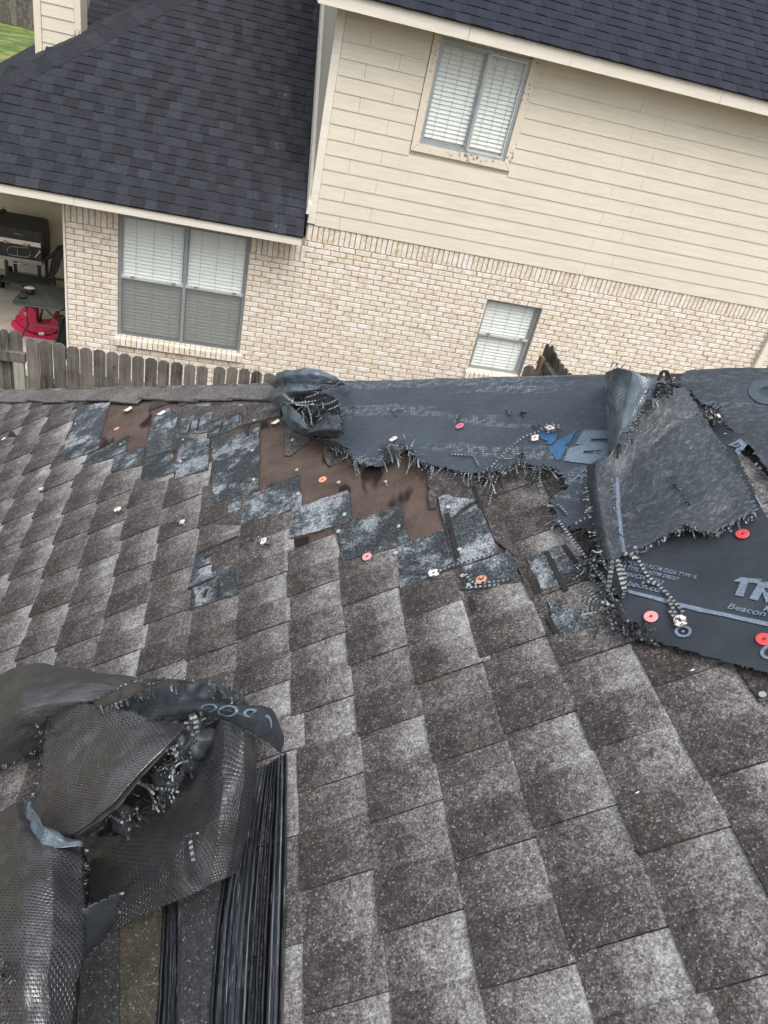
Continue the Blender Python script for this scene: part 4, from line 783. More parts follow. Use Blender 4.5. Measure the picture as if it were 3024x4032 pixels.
# --- F: pleated strips of sheet running down under the bundle
def strips(tops, mids, bots, name, label, wd):
    tF = thing(name, label, 'roofing sheet', P(*mids[len(mids) // 2], .01))
    for i, (a, m, b_) in enumerate(zip(tops, mids, bots)):
        b = MB(); n = 30; K = 6; prof = []; Lc = 0; prevc = None; hb = .004 + .007 * RNG.random(); wj = RNG.uniform(.7, 1.35)
        for j in range(n + 1):
            t_ = j / n; c2 = (np.array(a) * (1 - t_) * (1 - 2 * t_) + 4 * np.array(m) * t_ * (1 - t_) + np.array(b_) * t_ * (2 * t_ - 1)); c2 = c2 + np.array([2.5 * mnoise.noise(Vector((i * 3, j * .25, 0))), 0])
            row = []
            for k in range(K + 1):
                f = k / K; row.append(P(c2[0] + (f - .5) * wd * wj * (.62 + .5 * t_), c2[1], .010 + hb * math.sin(math.pi * f) ** .7 + .0025 * mnoise.noise(Vector((i * 5 + k, j * .5, 2)))))
            cc_ = row[K // 2]; Lc += 0 if prevc is None else np.linalg.norm(cc_ - prevc); prevc = cc_; prof.append((row, Lc))
        for (r0, l0), (r1, l1) in zip(prof[:-1], prof[1:]):
            for k in range(K): b.face([r0[k], r0[k + 1], r1[k + 1], r1[k]][::-1], 0, [(i * .05 + k * .004, l0), (i * .05 + (k + 1) * .004, l0), (i * .05 + (k + 1) * .004, l1), (i * .05 + k * .004, l1)][::-1])
        b.build('pleat', M['strip'], tF, smooth=True)
    return tF
n = 12; L_ = np.linspace(0, 1, n)
strips([(985 + 140 * f, 3050 - 85 * f) for f in L_], [(868 + 8 + 243 * f, 3520) for f in L_], [(828 + 272 * f, 4160) for f in L_], 'pleated_sheet', 'broad band of black shiny pleats running down beside the bundle', 25)
strips([(650 + 45 * f, 3530 - 20 * f) for f in np.linspace(0, 1, 5)], [(638 + 66 * f, 3760) for f in np.linspace(0, 1, 5)], [(616 + 74 * f, 4160) for f in np.linspace(0, 1, 5)], 'pleated_sheet', 'narrow band of black shiny pleats running down from under the bundle', 20)
M['shade_sh'] = granule('shaded_slate_granules', [(.05, (.010, .011, .013)), (.5, (.040, .042, .046)), (.8, (.10, .104, .112)), (1, (.25, .26, .27))], .45, grad=0)  # ordinary roof shingles, the bundle's shade painted into a darker colour
M['olive_sh'] = granule('shaded_olive_granules', [(.05, (.014, .013, .010)), (.5, (.052, .047, .038)), (.8, (.11, .10, .085)), (1, (.25, .24, .21))], .45, grad=0)  # greenish brown shingle, darkened in colour for the same shade
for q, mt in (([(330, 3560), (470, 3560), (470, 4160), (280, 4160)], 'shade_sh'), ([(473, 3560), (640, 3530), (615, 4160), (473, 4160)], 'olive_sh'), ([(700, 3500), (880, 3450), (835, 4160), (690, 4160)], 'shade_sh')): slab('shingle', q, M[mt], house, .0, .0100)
# --- loose shingle scraps on the felt
for pts, lab in ((hp((275, 335), (330, 330), (415, 425), (395, 440), (310, 503), (283, 503)), 'triangular torn shingle scrap with a nail hole on the felt, left of the other scrap'), (hp((470, 462), (520, 462), (572, 520), (568, 532), (510, 555), (495, 545)), 'small torn shingle scrap on the felt below the crumpled wad')):
    o = slab('shingle_scrap', pts, M['base'], None, -.003, .005, rim=.015); tag(o, lab, 'shingle scrap', 'loose shingle scraps on the bare felt')
for pts, lab in ((cK(165, 500), 'white plastic sliver sticking out under the crumpled wad'), (cG(690, 222), 'white plastic sliver at the top of the small bare felt patch'), (cG(870, 243), 'white plastic sliver at the right corner of the small bare felt patch'), ((2507, 3120), 'tiny white chip lying on the shingles below the printed sheet'), (cN(1055, 1183), 'pale wood splinter in the shingle gap below the printed sheet')):
    b = MB(); c_ = np.array(pts); q = [c_ + np.array(d) for d in ((-14, 6), (16, -12), (22, -4), (4, 8))]; k = .5 if 'tiny' in lab or 'wood' in lab else 1
    q = [c_ + (d - c_) * k for d in q]; b.face([P(*v, .018) for v in q]); b.face([P(*v, .014) for v in q][::-1])
    for i in range(4): b.face([P(*q[i], .014), P(*q[(i + 1) % 4], .014), P(*q[(i + 1) % 4], .018), P(*q[i], .018)])
    tag(b.build('plastic_sliver' if 'plastic' in lab else 'chip', M['white']), lab, 'scrap')
# --- cap nails
def cap_nail(px, mat, h0, label, tilt=(0, 0), torn=False, r=.0127):
    t_ = thing('cap_nail', label, 'cap nail', P(*px, h0), 'plastic cap nails on the roof'); c_ = P(*px, h0); ax = NR + SL * tilt[0] + YY * tilt[1]; ax /= np.linalg.norm(ax)
    b = MB(); seg = 22; a = np.cross(ax, [.3, .9, .1]); a /= np.linalg.norm(a); bb = np.cross(ax, a); rows = []
    for rr_, hh in ((r, 0), (r * 1.0, .0016), (r * .93, .0024), (r * .34, .0026), (r * .26, .0014), (.0, .0012)):
        row = []
        for k in range(seg):
            an = 2 * math.pi * k / seg; m = rr_
            if torn and rr_ > r * .6 and (math.sin(an * 2.0 + px[0]) > .55): m *= .72
            row.append(c_ + ax * hh + m * (math.cos(an) * a + math.sin(an) * bb))
        rows.append(row)
    for r0, r1 in zip(rows[:-1], rows[1:]):
        for k in range(seg): b.face([r0[k], r0[(k + 1) % seg], r1[(k + 1) % seg], r1[k]])
    b.build('cap', mat, t_, smooth=False)
    b = MB(); b.disc(c_ + ax * .0008, ax, .0031, .0027, .0016, 10); b.build('nail_head', M['rust'], t_); return t_
caps = [((2923, 2103), 'red', .030, 'bright red cap nail just below the ragged lower edge of the folded flap'), (cN(730, 762), 'pink', .030, 'pink cap nail beside the frayed left edge of the printed sheet'), (cN(963, 797), 'white_cap', .034, 'white torn cap nail at the end of a loose strand, above a printed ring'),
        (cN(1625, 941), 'red', .030, 'red cap nail with rusty head at the right edge of the printed sheet'), (cH(1161, 354), 'magenta', .028, 'magenta pink cap nail alone in the middle of the draped sheet'), (cL(553, 548), 'white_cap', .034, 'white cap nail with frayed tape round it above the blue emblem'), (cL(428, 631), 'white_cap', .029, 'white cap nail at the left end of the blue emblem'),
        (cK(1138, 640), 'white_cap', .030, 'broken white cap nail at the ragged edge of the draped sheet above the bare felt'), (cM(1100, 595), 'white_cap', .042, 'chipped white cap nail at the torn edge of the sheet in the right corner'), (cK(560, 972), 'orange', .001, 'orange pink cap nail in the middle of the large bare felt patch'),
        (cG(635, 330), 'pink', .001, 'pale pink cap nail in the small bare felt patch'), (cG(640, 768), 'white_cap', .016, 'white cap nail on the shingles straight below the small bare felt patch'), (cG(1435, 940), 'white_cap', .018, 'white cap nail with a star of black tape on the brown shingles'), (cH(695, 1011), 'pink', .012, 'pale pink cap nail on the dark bared shingle below the felt'),
        (cH(1030, 1093), 'white_cap', .014, 'white cap nail holding a long tape strand on a grey bared shingle'), (cH(1270, 1127), 'orange', .016, 'white and orange cap nail on the pale grey bared shingle with black strands'), (cG(992, 838), 'white_cap', .016, 'small torn cap nail in a knot of black tape left of the torn shingle'), (cG(224, 656), 'white_cap', .016, 'white cap nail with dark tape on the shingles at left, above the crumpled bundle'),
        (cG(20, 384), 'white_cap', .014, 'white cap nail beside a black tape scrap at the left edge of the roof'), (cG(1566, 325), 'white_cap', .002, 'half hidden broken cap nail under the crumpled wad')]
fx = MB()
for i, (px, mt, h0, lab) in enumerate(caps):
    cap_nail(px, M[mt], h0, lab, (RNG.normal(0, .06), RNG.normal(0, .06)), mt == 'white_cap', .0135 if i not in (16, 17, 18, 19) else .011)
def scraps(name, lab, c_, n_, L, h0, strands=()):
    b = MB()
    for k in range(n_):
        a = 2 * math.pi * k / n_ + RNG.normal(0, .3); l = RNG.uniform(*L); st = .25
        ribbon(b, [P(c_[0] + math.cos(a) * l * s, c_[1] + .65 * math.sin(a) * l * s, h0 - .001 + .010 * s * RNG.random()) for s in (st, .6, 1)], .0065, NR + RNG.normal(0, .3, 3))
    for q in strands: ribbon(b, [P(*p, h0 + .004) for p in q], .0065)
    tag(b.build(name, M['fray']), lab, 'tape scrap', 'scraps of frayed tape under cap nails')
scraps('tape_scrap', 'star of black and white tape under the white cap nail on the brown shingles', cG(1435, 940), 9, (22, 42), .018, [[cG(1430, 970), cG(1410, 1005), cG(1385, 1035)]])
scraps('tape_scrap', 'frayed tape under the cap nail straight below the small felt patch', cG(640, 768), 6, (18, 36), .016); scraps('tape_scrap', 'knot of black tape left of the torn shingle', cG(992, 838), 9, (12, 30), .016, [[cG(975, 860), cG(960, 880), cG(955, 895)]]); scraps('tape_scrap', 'dark tape shred on the left shingles', cG(224, 656), 5, (12, 28), .016, [[cG(215, 665), cG(185, 675)]])
scraps('tape_scrap', 'long tape strand and knot on the grey bared shingle', cH(1030, 1093), 7, (16, 34), .014, [[cH(1050, 1085), cH(1110, 1060), cH(1175, 1040), cH(1340, 990)]]); scraps('tape_scrap', 'black strands spreading under the white and orange cap nail', cH(1270, 1127), 6, (16, 40), .016, [[cH(1180, 1165), cH(1260, 1160), cH(1360, 1150)], [cH(1270, 1140), cH(1340, 1135), cH(1405, 1125)], [cH(1185, 1090), cH(1215, 1130), cH(1250, 1150)]])
scraps('tape_scrap', 'frayed tape round the white cap nail above the blue emblem', cL(553, 548), 9, (24, 46), .034); scraps('tape_scrap', 'frayed tape round the torn cap nail above the printed ring', cN(963, 797), 9, (20, 36), .034); scraps('tape_scrap', 'frayed tape round the chipped cap nail in the right corner', cM(1100, 595), 9, (20, 42), .042)
b = MB(); q = gp((40, 370), (62, 338), (92, 368)); b.prism([P(*v, .012) for v in q], NR * .003); tag(b.build('tape_scrap', M['hole']), 'black triangular sheet scrap at the left edge of the roof', 'tape scrap')
# --- bare roofing nails
nails = [(cH(345, 577), 'roofing nail standing at the sharp corner of the dark shingle on the felt, upper left'), (cH(555, 640), 'roofing nail standing tall beside the orange pink cap nail'), (cH(795, 650), 'shiny roofing nail alone on the felt below the draped sheet'), (cH(352, 697), 'roofing nail at the right edge of the first dark saw tooth'), (cH(585, 801), 'roofing nail at the right edge of the second dark saw tooth'), (cH(555, 885), 'roofing nail at the left edge of the third dark saw tooth'), (cH(858, 860), 'roofing nail at the right edge of the third dark saw tooth'), (cH(843, 995), 'roofing nail at the left edge of the lowest dark saw tooth'), (cH(1105, 765), 'roofing nail high on the pale bared strip right of the felt'), (cH(1163, 978), 'roofing nail low on the pale bared strip right of the felt'), (cH(322, 428), 'roofing nail in the triangular shingle scrap'), (cH(135, 338), 'roofing nail at the top left corner of the large felt patch'), (cH(120, 480), 'roofing nail on the dark shingle left of the large felt patch'), (cH(128, 625), 'roofing nail with torn plastic low on the dark shingle left of the felt'), (cG(412, 305), 'roofing nail on the dark shingle left of the small felt patch'), (cG(665, 425), 'roofing nail just under the point of the small felt patch'), (cG(985, 510), 'roofing nail on the dark shingle between the two felt patches'), (cG(1005, 402), 'roofing nail under the torn shingle between the two felt patches'), (cN(1618, 1387), 'pale round nail head at the right edge below the printed sheet'), (cO(172, 995), 'white nail head left of the white and orange cap nail'), (cO(232, 1080), 'white nail head below the white and orange cap nail, at its left')]
for px, lab in nails:
    felt_ = 'felt' in lab and 'dark' not in lab and 'pale' not in lab; h0 = -.0005 if felt_ else .009
    t_ = thing('roofing_nail', lab, 'nail', P(*px, h0), 'bare roofing nails'); c_ = P(*px, h0); up = NR + RNG.normal(0, .12, 3); up /= np.linalg.norm(up); hh = .012 if felt_ else .003
    b = MB(); b.tube([c_ - up * .004, c_ + up * hh], .0015, 6); b.build('shank', M['zinc'], t_); b = MB(); b.disc(c_ + up * hh, up, .0062, .0058, .0014, 12); b.build('nail_head', M['zinc'], t_)

# ================================================================== THE NEIGHBOUR'S HOUSE
YW = 9.45
nh = thing('house', 'neighbouring cream house with whitewashed brick, lap siding and dark shingled roofs', 'house', (2.5, YW + 2, GZ))
big = (-1.526, .026, -4.135, -2.60); small = (3.198, 3.986, -3.885, -2.855); up = (1.83, 2.90, -1.185, -.118)
def inside(x, z, wn, m=0.0): return wn[0] - m < x < wn[1] + m and wn[2] - m < z < wn[3] + m
# mortar backing with openings
def wall_with_holes(name, mat, x0, x1, z0, z1, y0, y1, holes, parent):
    b = MB(); xs = sorted({x0, x1, *[v for h_ in holes for v in h_[:2] if x0 < v < x1]}); zs = sorted({z0, z1, *[v for h_ in holes for v in h_[2:] if z0 < v < z1]})
    for i in range(len(xs) - 1):
        for j in range(len(zs) - 1):
            cx, cz = (xs[i] + xs[i + 1]) / 2, (zs[j] + zs[j + 1]) / 2
            if any(inside(cx, cz, h_) for h_ in holes): continue
            b.box(xs[i], xs[i + 1], y0, y1, zs[j], zs[j + 1])
    return b.build(name, mat, parent)
bw = wall_with_holes('brick_wall', M['mortar'], -2.12, 7.715, GZ, -2.315, YW + .012, YW + .10, [big, small, (-2.2, .68, -2.50, -2.2)], nh)
sw_ = wall_with_holes('siding_wall', M['siding'], .69, 7.715, -2.315, .02, YW + .02, YW + .10, [up], nh)
# bricks
CZ = .0677; BL, JT = .2032, .0105
brs = []
def add_brick(x0, x1, z0, z1, soldier=False):
    cx, cz = (x0 + x1) / 2, (z0 + z1) / 2
    for wn in (big, small):
        if wn[2] - .001 < cz < wn[3] + .001:
            if x0 < wn[0] < x1: 
                if cx < wn[0] or (wn[0] - x0) > .03: x1 = min(x1, wn[0]); 
                else: return
            elif x0 < wn[1] < x1: x0 = max(x0, wn[1])
            elif wn[0] <= x0 and x1 <= wn[1]: return
    if x1 - x0 < .02: return
    brs.append((x0 + JT / 2, x1 - JT / 2, z0 + JT / 2, z1 - JT / 2))
z = -2.52; r_ = 0
while z > GZ:
    z0, z1 = z - CZ, z; xl = .68 if z1 > -2.55 else -2.13; off = (r_ % 2) * BL / 2; x = -2.13 - off - BL * 2
    if -2.80 < z0 and z1 < -2.58:                                  # soldier zone on the single storey part
        xl = .68
    while x < 7.72:
        x0, x1 = max(x, xl), min(x + BL, 7.72)
        if x1 - x0 > .03: add_brick(x0, x1, z0, z1)
        x += BL
    z -= CZ; r_ += 1
x = .69
while x < 7.7: add_brick(x, x + CZ, -2.52, -2.318, True); x += CZ
x = -2.13
while x < .66: 
    if not (big[0] - .02 < x + .03 < big[1] + .02): add_brick(x, x + CZ, -2.52 - CZ * 4, -2.52 - CZ, True)
    x += CZ
def bkey(b_):
    p = R @ np.array([(b_[0] + b_[1]) / 2, YW, (b_[2] + b_[3]) / 2]); x_, y_ = p[0] / p[2] * F + 1512, p[1] / p[2] * F + 2016
    vis = 0 < x_ < 3024 and 0 < y_ < 1515; return -(1 / p[2]) if vis else 0
brs.sort(key=bkey)
bst = MB(); bcache = {}
for i, (x0, x1, z0, z1) in enumerate(brs):
    yo = YW + RNG.normal(0, .0025); w_, h_ = round(x1 - x0, 3), round(z1 - z0, 3); tn = RNG.random()
    if i < 300:
        if (w_, h_) not in bcache:
            b = MB(); e = .004; b.hexa([(0, e, 0), (w_, e, 0), (w_, .09, 0), (0, .09, 0), (0, e, h_), (w_, e, h_), (w_, .09, h_), (0, .09, h_)]); b.hexa([(e, 0, e), (w_ - e, 0, e), (w_, e, 0), (0, e, 0), (e, 0, h_ - e), (w_ - e, 0, h_ - e), (w_, e, h_), (0, e, h_)]); bcache[(w_, h_)] = b.mesh('brick', M['brick'])
        o = bpy.data.objects.new('brick', bcache[(w_, h_)]); o.location = (x0, yo, z0); put(o, bw); o.color = (tn, 0, 0, 1)
    else:
        e = .004; bst.hexa([(x0, yo + e, z0), (x1, yo + e, z0), (x1, yo + .09, z0), (x0, yo + .09, z0), (x0, yo + e, z1), (x1, yo + e, z1), (x1, yo + .09, z1), (x0, yo + .09, z1)], 0, tn)
        bst.hexa([(x0 + e, yo, z0 + e), (x1 - e, yo, z0 + e), (x1, yo + e, z0), (x0, yo + e, z0), (x0 + e, yo, z1 - e), (x1 - e, yo, z1 - e), (x1, yo + e, z1), (x0, yo + e, z1)], 0, tn)
bst.build('bricks', M['brick'], bw, kind='stuff', tone=0)
for wn in (big, small):                                            # sloping rowlock sills
    x = wn[0] - .03
    while x < wn[1] + .02:
        b = MB(); a, c_ = x + JT / 2, x + CZ - JT / 2; b.hexa([(a, YW - .055, wn[2] - .105), (c_, YW - .055, wn[2] - .105), (c_, YW + .09, wn[2] - .08), (a, YW + .09, wn[2] - .08), (a, YW - .05, wn[2] - .018), (c_, YW - .05, wn[2] - .018), (c_, YW + .07, wn[2] + .012), (a, YW + .07, wn[2] + .012)])
        o = b.build('sill_brick', M['brick'], bw); o.color = (RNG.random(), 0, 0, 1); x += CZ
# siding planks
EXS = .1632; z = -2.316; row = 0
while z < .0:
    z1 = min(z + EXS, .015); js = [.77] + ([1.07, 4.36] if row % 2 == 0 else [1.43, 4.72]) + [7.715]
    for a, c_ in zip(js[:-1], js[1:]):
        segs = [(a, c_)]
        if up[2] - .1 < (z + z1) / 2 < up[3] + .2:
            segs = [s_ for s_ in ((a, min(c_, up[0] - .09)), (max(a, up[1] + .09), c_)) if s_[1] - s_[0] > .02]
        for p0, p1 in segs:
            b = MB(); b.hexa([(p0 + .0015, YW - .014, z), (p1 - .0015, YW - .014, z), (p1 - .0015, YW + .02, z), (p0 + .0015, YW + .02, z), (p0 + .0015, YW - .0045, z1 + .010), (p1 - .0015, YW - .0045, z1 + .010), (p1 - .0015, YW + .02, z1 + .010), (p0 + .0015, YW + .02, z1 + .010)])
            b.build('plank', M['siding'], sw_)
    z += EXS; row += 1
b = MB(); b.box(.675, .768, YW - .024, YW + .02, -2.30, .02); bevel(b.build('corner_board', M['trim'], nh), .003)
# side wall of the upper storey and the trim along the lower roof
PL = 8 / 12
def zl(y, dh=0.0): return -2.385 + PL * (y - 9.1) + dh
b = MB(); b.hexa([(.69, YW, -2.3), (.72, YW, -2.3), (.72, 16, -2.3), (.69, 16, -2.3), (.69, YW, .05), (.72, YW, .05), (.72, 16, 3.4), (.69, 16, 3.4)]); b.build('side_wall', M['siding'], nh)
b = MB(); b.hexa([(.64, 9.38, zl(9.38, .012)), (.69, 9.38, zl(9.38, .012)), (.69, 15, zl(15, .012)), (.64, 15, zl(15, .012)), (.655, 9.38, zl(9.38, .12)), (.69, 9.38, zl(9.38, .12)), (.69, 15, zl(15, .12)), (.655, 15, zl(15, .12))]); b.build('roof_flashing', M['trim'], nh)
# fascias, soffits
b = MB(); b.box(-4.3, -1.95, 9.10, 9.125, -2.50, -2.392); b.box(-1.947, .618, 9.10, 9.125, -2.50, -2.392); b.box(.593, .618, 9.127, 9.44, -2.50, -2.392); bevel(b.build('fascia', M['trim'], nh), .003)
b = MB(); b.box(-4.3, .59, 9.127, YW + .012, -2.497, -2.485); b.build('soffit', M['trim'], nh)
b = MB()
for a, c_ in zip((.44, 2.05, 5.1, 8.2), (2.047, 5.097, 8.197, 11)): b.box(a, c_, 9.10, 9.125, -.083, .058)
bevel(b.build('fascia', M['trim'], nh), .003)
b = MB(); b.box(.44, 11, 9.127, YW + .02, -.066, -.052); b.build('soffit', M['trim'], nh)
# ------ dark shingled roofs
def roof_plane(name, mat, orig, xa, xb, rows, pitch, keep, n_obj, x_jit, capm=None):
    c_, s_ = math.cos(math.atan(pitch)), math.sin(math.atan(pitch)); sv = np.array([0, c_, s_]); nv = np.array([0, -s_, c_]); o0 = np.array(orig)
    rg = random.Random(hash(name) % 1000 if False else len(name)); ex = .143; items = []
    for r in range(rows):
        x = xa - rg.random() * .2; lasttone = .5
        while x < xb:
            wd = rg.choice((.12, .14, .165, .20, .24)); tn = (rg.choice((.27, .32, .38)) if lasttone > .45 else rg.choice((.47, .54, .64, .50))) + rg.uniform(-.05, .05); lasttone = tn
            a, d = max(x, xa), min(x + wd, xb); base = o0 + sv * (r * ex)
            if d - a > .02 and keep((a + d) / 2, base[1] + .06): items.append((a, d, r, tn, rg.random()))
            x += wd
    def key(t_):
        p = o0 + sv * (t_[2] * ex + .07) + np.array([(t_[0] + t_[1]) / 2, 0, 0]); q = R @ p; x_, y_ = q[0] / q[2] * F + 1512, q[1] / q[2] * F + 2016
        return -(t_[1] - t_[0]) / q[2] ** 2 if (0 < x_ < 3024 and 0 < y_) else 0
    items.sort(key=key); base = MB(); L = (rows * ex)
    base.face([o0 + np.array([xa, 0, 0]) - nv * .01, o0 + np.array([xb, 0, 0]) - nv * .01, o0 + np.array([xb, 0, 0]) + sv * L - nv * .01, o0 + np.array([xa, 0, 0]) + sv * L - nv * .01]) if capm is None else base.face(capm)
    rf = base.build(name, mat, nh, tone=.3); st = MB(); cache = {}
    for i, (a, d, r, tn, q) in enumerate(items):
        th = .008 + (.005 if tn < .45 else 0); w_ = d - a
        def hexp(o_): return [o_ + np.array([0, 0, 0]) - nv * .004, o_ + np.array([w_, 0, 0]) - nv * .004, o_ + np.array([w_, 0, 0]) + sv * (ex + .02) - nv * .004, o_ - nv * .004 + sv * (ex + .02), o_ + nv * th, o_ + np.array([w_, 0, 0]) + nv * th, o_ + np.array([w_, 0, 0]) + sv * (ex + .02) + nv * .002, o_ + sv * (ex + .02) + nv * .002]
        at = o0 + sv * (r * ex) + np.array([a, 0, 0])
        if i < n_obj:
            kk = (round(w_, 3), tn < .45)
            if kk not in cache:
                b = MB(); b.hexa(hexp(np.zeros(3))); cache[kk] = b.mesh('shingle', mat)
            o = bpy.data.objects.new('shingle', cache[kk]); o.location = at; put(o, rf); o.color = (tn, 0, 0, 1)
        else: st.hexa(hexp(at), 0, tn)
    st.build('shingles', mat, rf, kind='stuff', tone=0); return rf
XH = -4.22
lowroof = roof_plane('lower_roof', M['roofl'], (0, 9.08, -2.392), -4.3, .63, 44, PL, lambda x, y: x - XH > (y - 9.1) - .05, 190, 0,
    [(-4.3, 9.08, -2.402), (.63, 9.08, -2.402), (.63, 14.2, zl(14.2) - .012), (XH + 5.1, 14.2, zl(14.2) - .012), (XH, 9.1, -2.402)])
uproof = roof_plane('upper_roof', M['roofu'], (0, 9.06, .062), .42, 11, 52, PL, lambda x, y: True, 110, 0)
# left slope of the lower roof and its hip caps
pl2 = .40; b = MB(); b.face([(XH, 9.1, -2.40), (XH + 5.0, 14.1, zl(14.1)), (XH + 5.0, 17, zl(14.1)), (XH, 17, -2.40 + .0)][::-1]); 
def zleft(x, y=9.1): return -2.40 + .60 * (x - XH) + (PL - .60) * (y - 9.1)
b = MB(); nst = 36
for i in range(nst):                                               # courses of the left slope, a little proud at each butt
    x0, x1 = XH - .3 + i * .14, XH - .3 + (i + 1) * .14
    for y0 in np.arange(9.1 + max(0, x1 + .03 - XH), 18, .33): b.hexa([(x0, y0, zleft(x0, y0) - .01), (x1 + .02, y0, zleft(x1 + .02, y0) - .01), (x1 + .02, y0 + .328, zleft(x1 + .02, y0 + .328) - .01), (x0, y0 + .328, zleft(x0, y0 + .328) - .01), (x0, y0, zleft(x0, y0) + .014), (x1 + .02, y0, zleft(x1 + .02, y0) + .002), (x1 + .02, y0 + .328, zleft(x1 + .02, y0 + .328) + .002), (x0, y0 + .328, zleft(x0, y0 + .328) + .014)], 0, RNG.uniform(.25, .6))
o = b.build('shingles', M['roofl'], lowroof, kind='stuff', tone=0)
hv = np.array([1, 1, PL]); hv /= np.linalg.norm(hv); nA = np.array([0, -PL, 1]) / math.hypot(1, PL); nB = np.array([-.60, .60 - PL, 1]); nB /= np.linalg.norm(nB)
wA = np.cross(nA, hv); wA = wA if wA[0] > 0 else -wA; wB = np.cross(nB, hv); wB = wB if wB[0] < 0 else -wB
h0_ = np.array([XH, 9.1, -2.39])
for i in range(34):
    b = MB(); t0 = i * .19 - .1; rows = []
    for a, hh in ((0, .0205), (.22, .018)):
        c_ = h0_ + hv * (t0 + a); rows.append([c_ + wA * .19 + nA * hh, c_ + wA * .06 + nA * (hh + .004), c_ + np.array([0, 0, hh + .012]), c_ + wB * .06 + nB * (hh + .004), c_ + wB * .19 + nB * hh])
    lo = [p - np.array([0, 0, .004]) for p in rows[0]]; hi_ = [p - np.array([0, 0, .03]) for p in rows[1]]
    for k in range(4): b.face([rows[0][k], rows[0][k + 1], rows[1][k + 1], rows[1][k]][::-1]); b.face([lo[k], lo[k + 1], rows[0][k + 1], rows[0][k]][::-1])
    b.face([rows[0][0], rows[1][0], hi_[0], lo[0]]); b.face([rows[0][4], lo[4], hi_[4], rows[1][4]])
    b.build('cap_shingle', M['roofl'], lowroof, tone=.28 + .3 * RNG.random())
# siding clad chimney behind the hip
chn = MB(); cy = 13.2; pa = W(138, 100, cy); pb_ = W(312, 40, cy)
chn.box(pa[0], pb_[0], cy + .02, cy + .55, -2.4, 1.0); chim = chn.build('chimney', M['siding'], nh)
for k in range(10):
    z0 = W(200, 45, cy)[2] - .165 * 4.4 + k * .165; b = MB(); b.hexa([(pa[0] + .09, cy, z0), (pb_[0] - .07, cy, z0), (pb_[0] - .07, cy + .02, z0), (pa[0] + .09, cy + .02, z0), (pa[0] + .09, cy + .012, z0 + .17), (pb_[0] - .07, cy + .012, z0 + .17), (pb_[0] - .07, cy + .02, z0 + .17), (pa[0] + .09, cy + .02, z0 + .17)]); b.build('plank', M['siding'], chim)
b = MB(); b.box(pa[0] - .01, pa[0] + .085, cy - .015, cy + .02, -2.4, 1.0); b.box(pb_[0] - .065, pb_[0] + .02, cy - .015, cy + .02, -2.4, 1.0); b.build('corner_board', M['peel'], chim)
# rear roof beyond
b = MB(); 
for i in range(26):
    y0 = 15.2 + i * .12; z0 = -1.2 + i * .085
    for x0 in np.arange(-3.0, .6, .3): b.hexa([(x0, y0, z0 - .02), (x0 + .297, y0, z0 - .02), (x0 + .297, y0 + .14, z0 + .08), (x0, y0 + .14, z0 + .08), (x0, y0, z0 + .016), (x0 + .297, y0, z0 + .016), (x0 + .297, y0 + .14, z0 + .102), (x0, y0 + .14, z0 + .102)], 0, RNG.uniform(.25, .55))
o = b.build('rear_roof', M['roofl'], nh, tone=0)
# ------ windows
def slats(parent, x0, x1, z0, z1, y, pitch=.0455, skip=None):
    b = MB(); hw = .0232 if skip is None else .0245; a = math.radians(73); dy, dz = math.cos(a) * hw, math.sin(a) * hw
    b.hexa([(0, -dy, -dz), (x1 - x0, -dy, -dz), (x1 - x0, dy, dz), (0, dy, dz), (0, -dy - .002, -dz + .002), (x1 - x0, -dy - .002, -dz + .002), (x1 - x0, dy - .002, dz + .002), (0, dy - .002, dz + .002)]); me_ = b.mesh('slat', M['slat']); z = z1 - .03; k = 0
    while z > z0:
        if not (skip and skip(z)):
            o = bpy.data.objects.new('slat', me_); put(o, parent); o.location = (x0, y, z); o.rotation_euler = (RNG.normal(0, .03), RNG.normal(0, .002), 0)
        z -= pitch; k += 1
    for f in (.22, .5, .8):
        b = MB(); xx = x0 + (x1 - x0) * f; b.box(xx - .002, xx + .002, y - .019, y - .016, z0, z1); b.build('blind_cord', M['cordw'], parent)
def frame_bars(b, x0, x1, z0, z1, y0, y1, t):
    b.box(x0, x1, y0, y1, z1 - t, z1); b.box(x0, x1, y0, y1, z0, z0 + t); b.box(x0, x0 + t, y0, y1, z0 + t, z1 - t); b.box(x1 - t, x1, y0, y1, z0 + t, z1 - t)
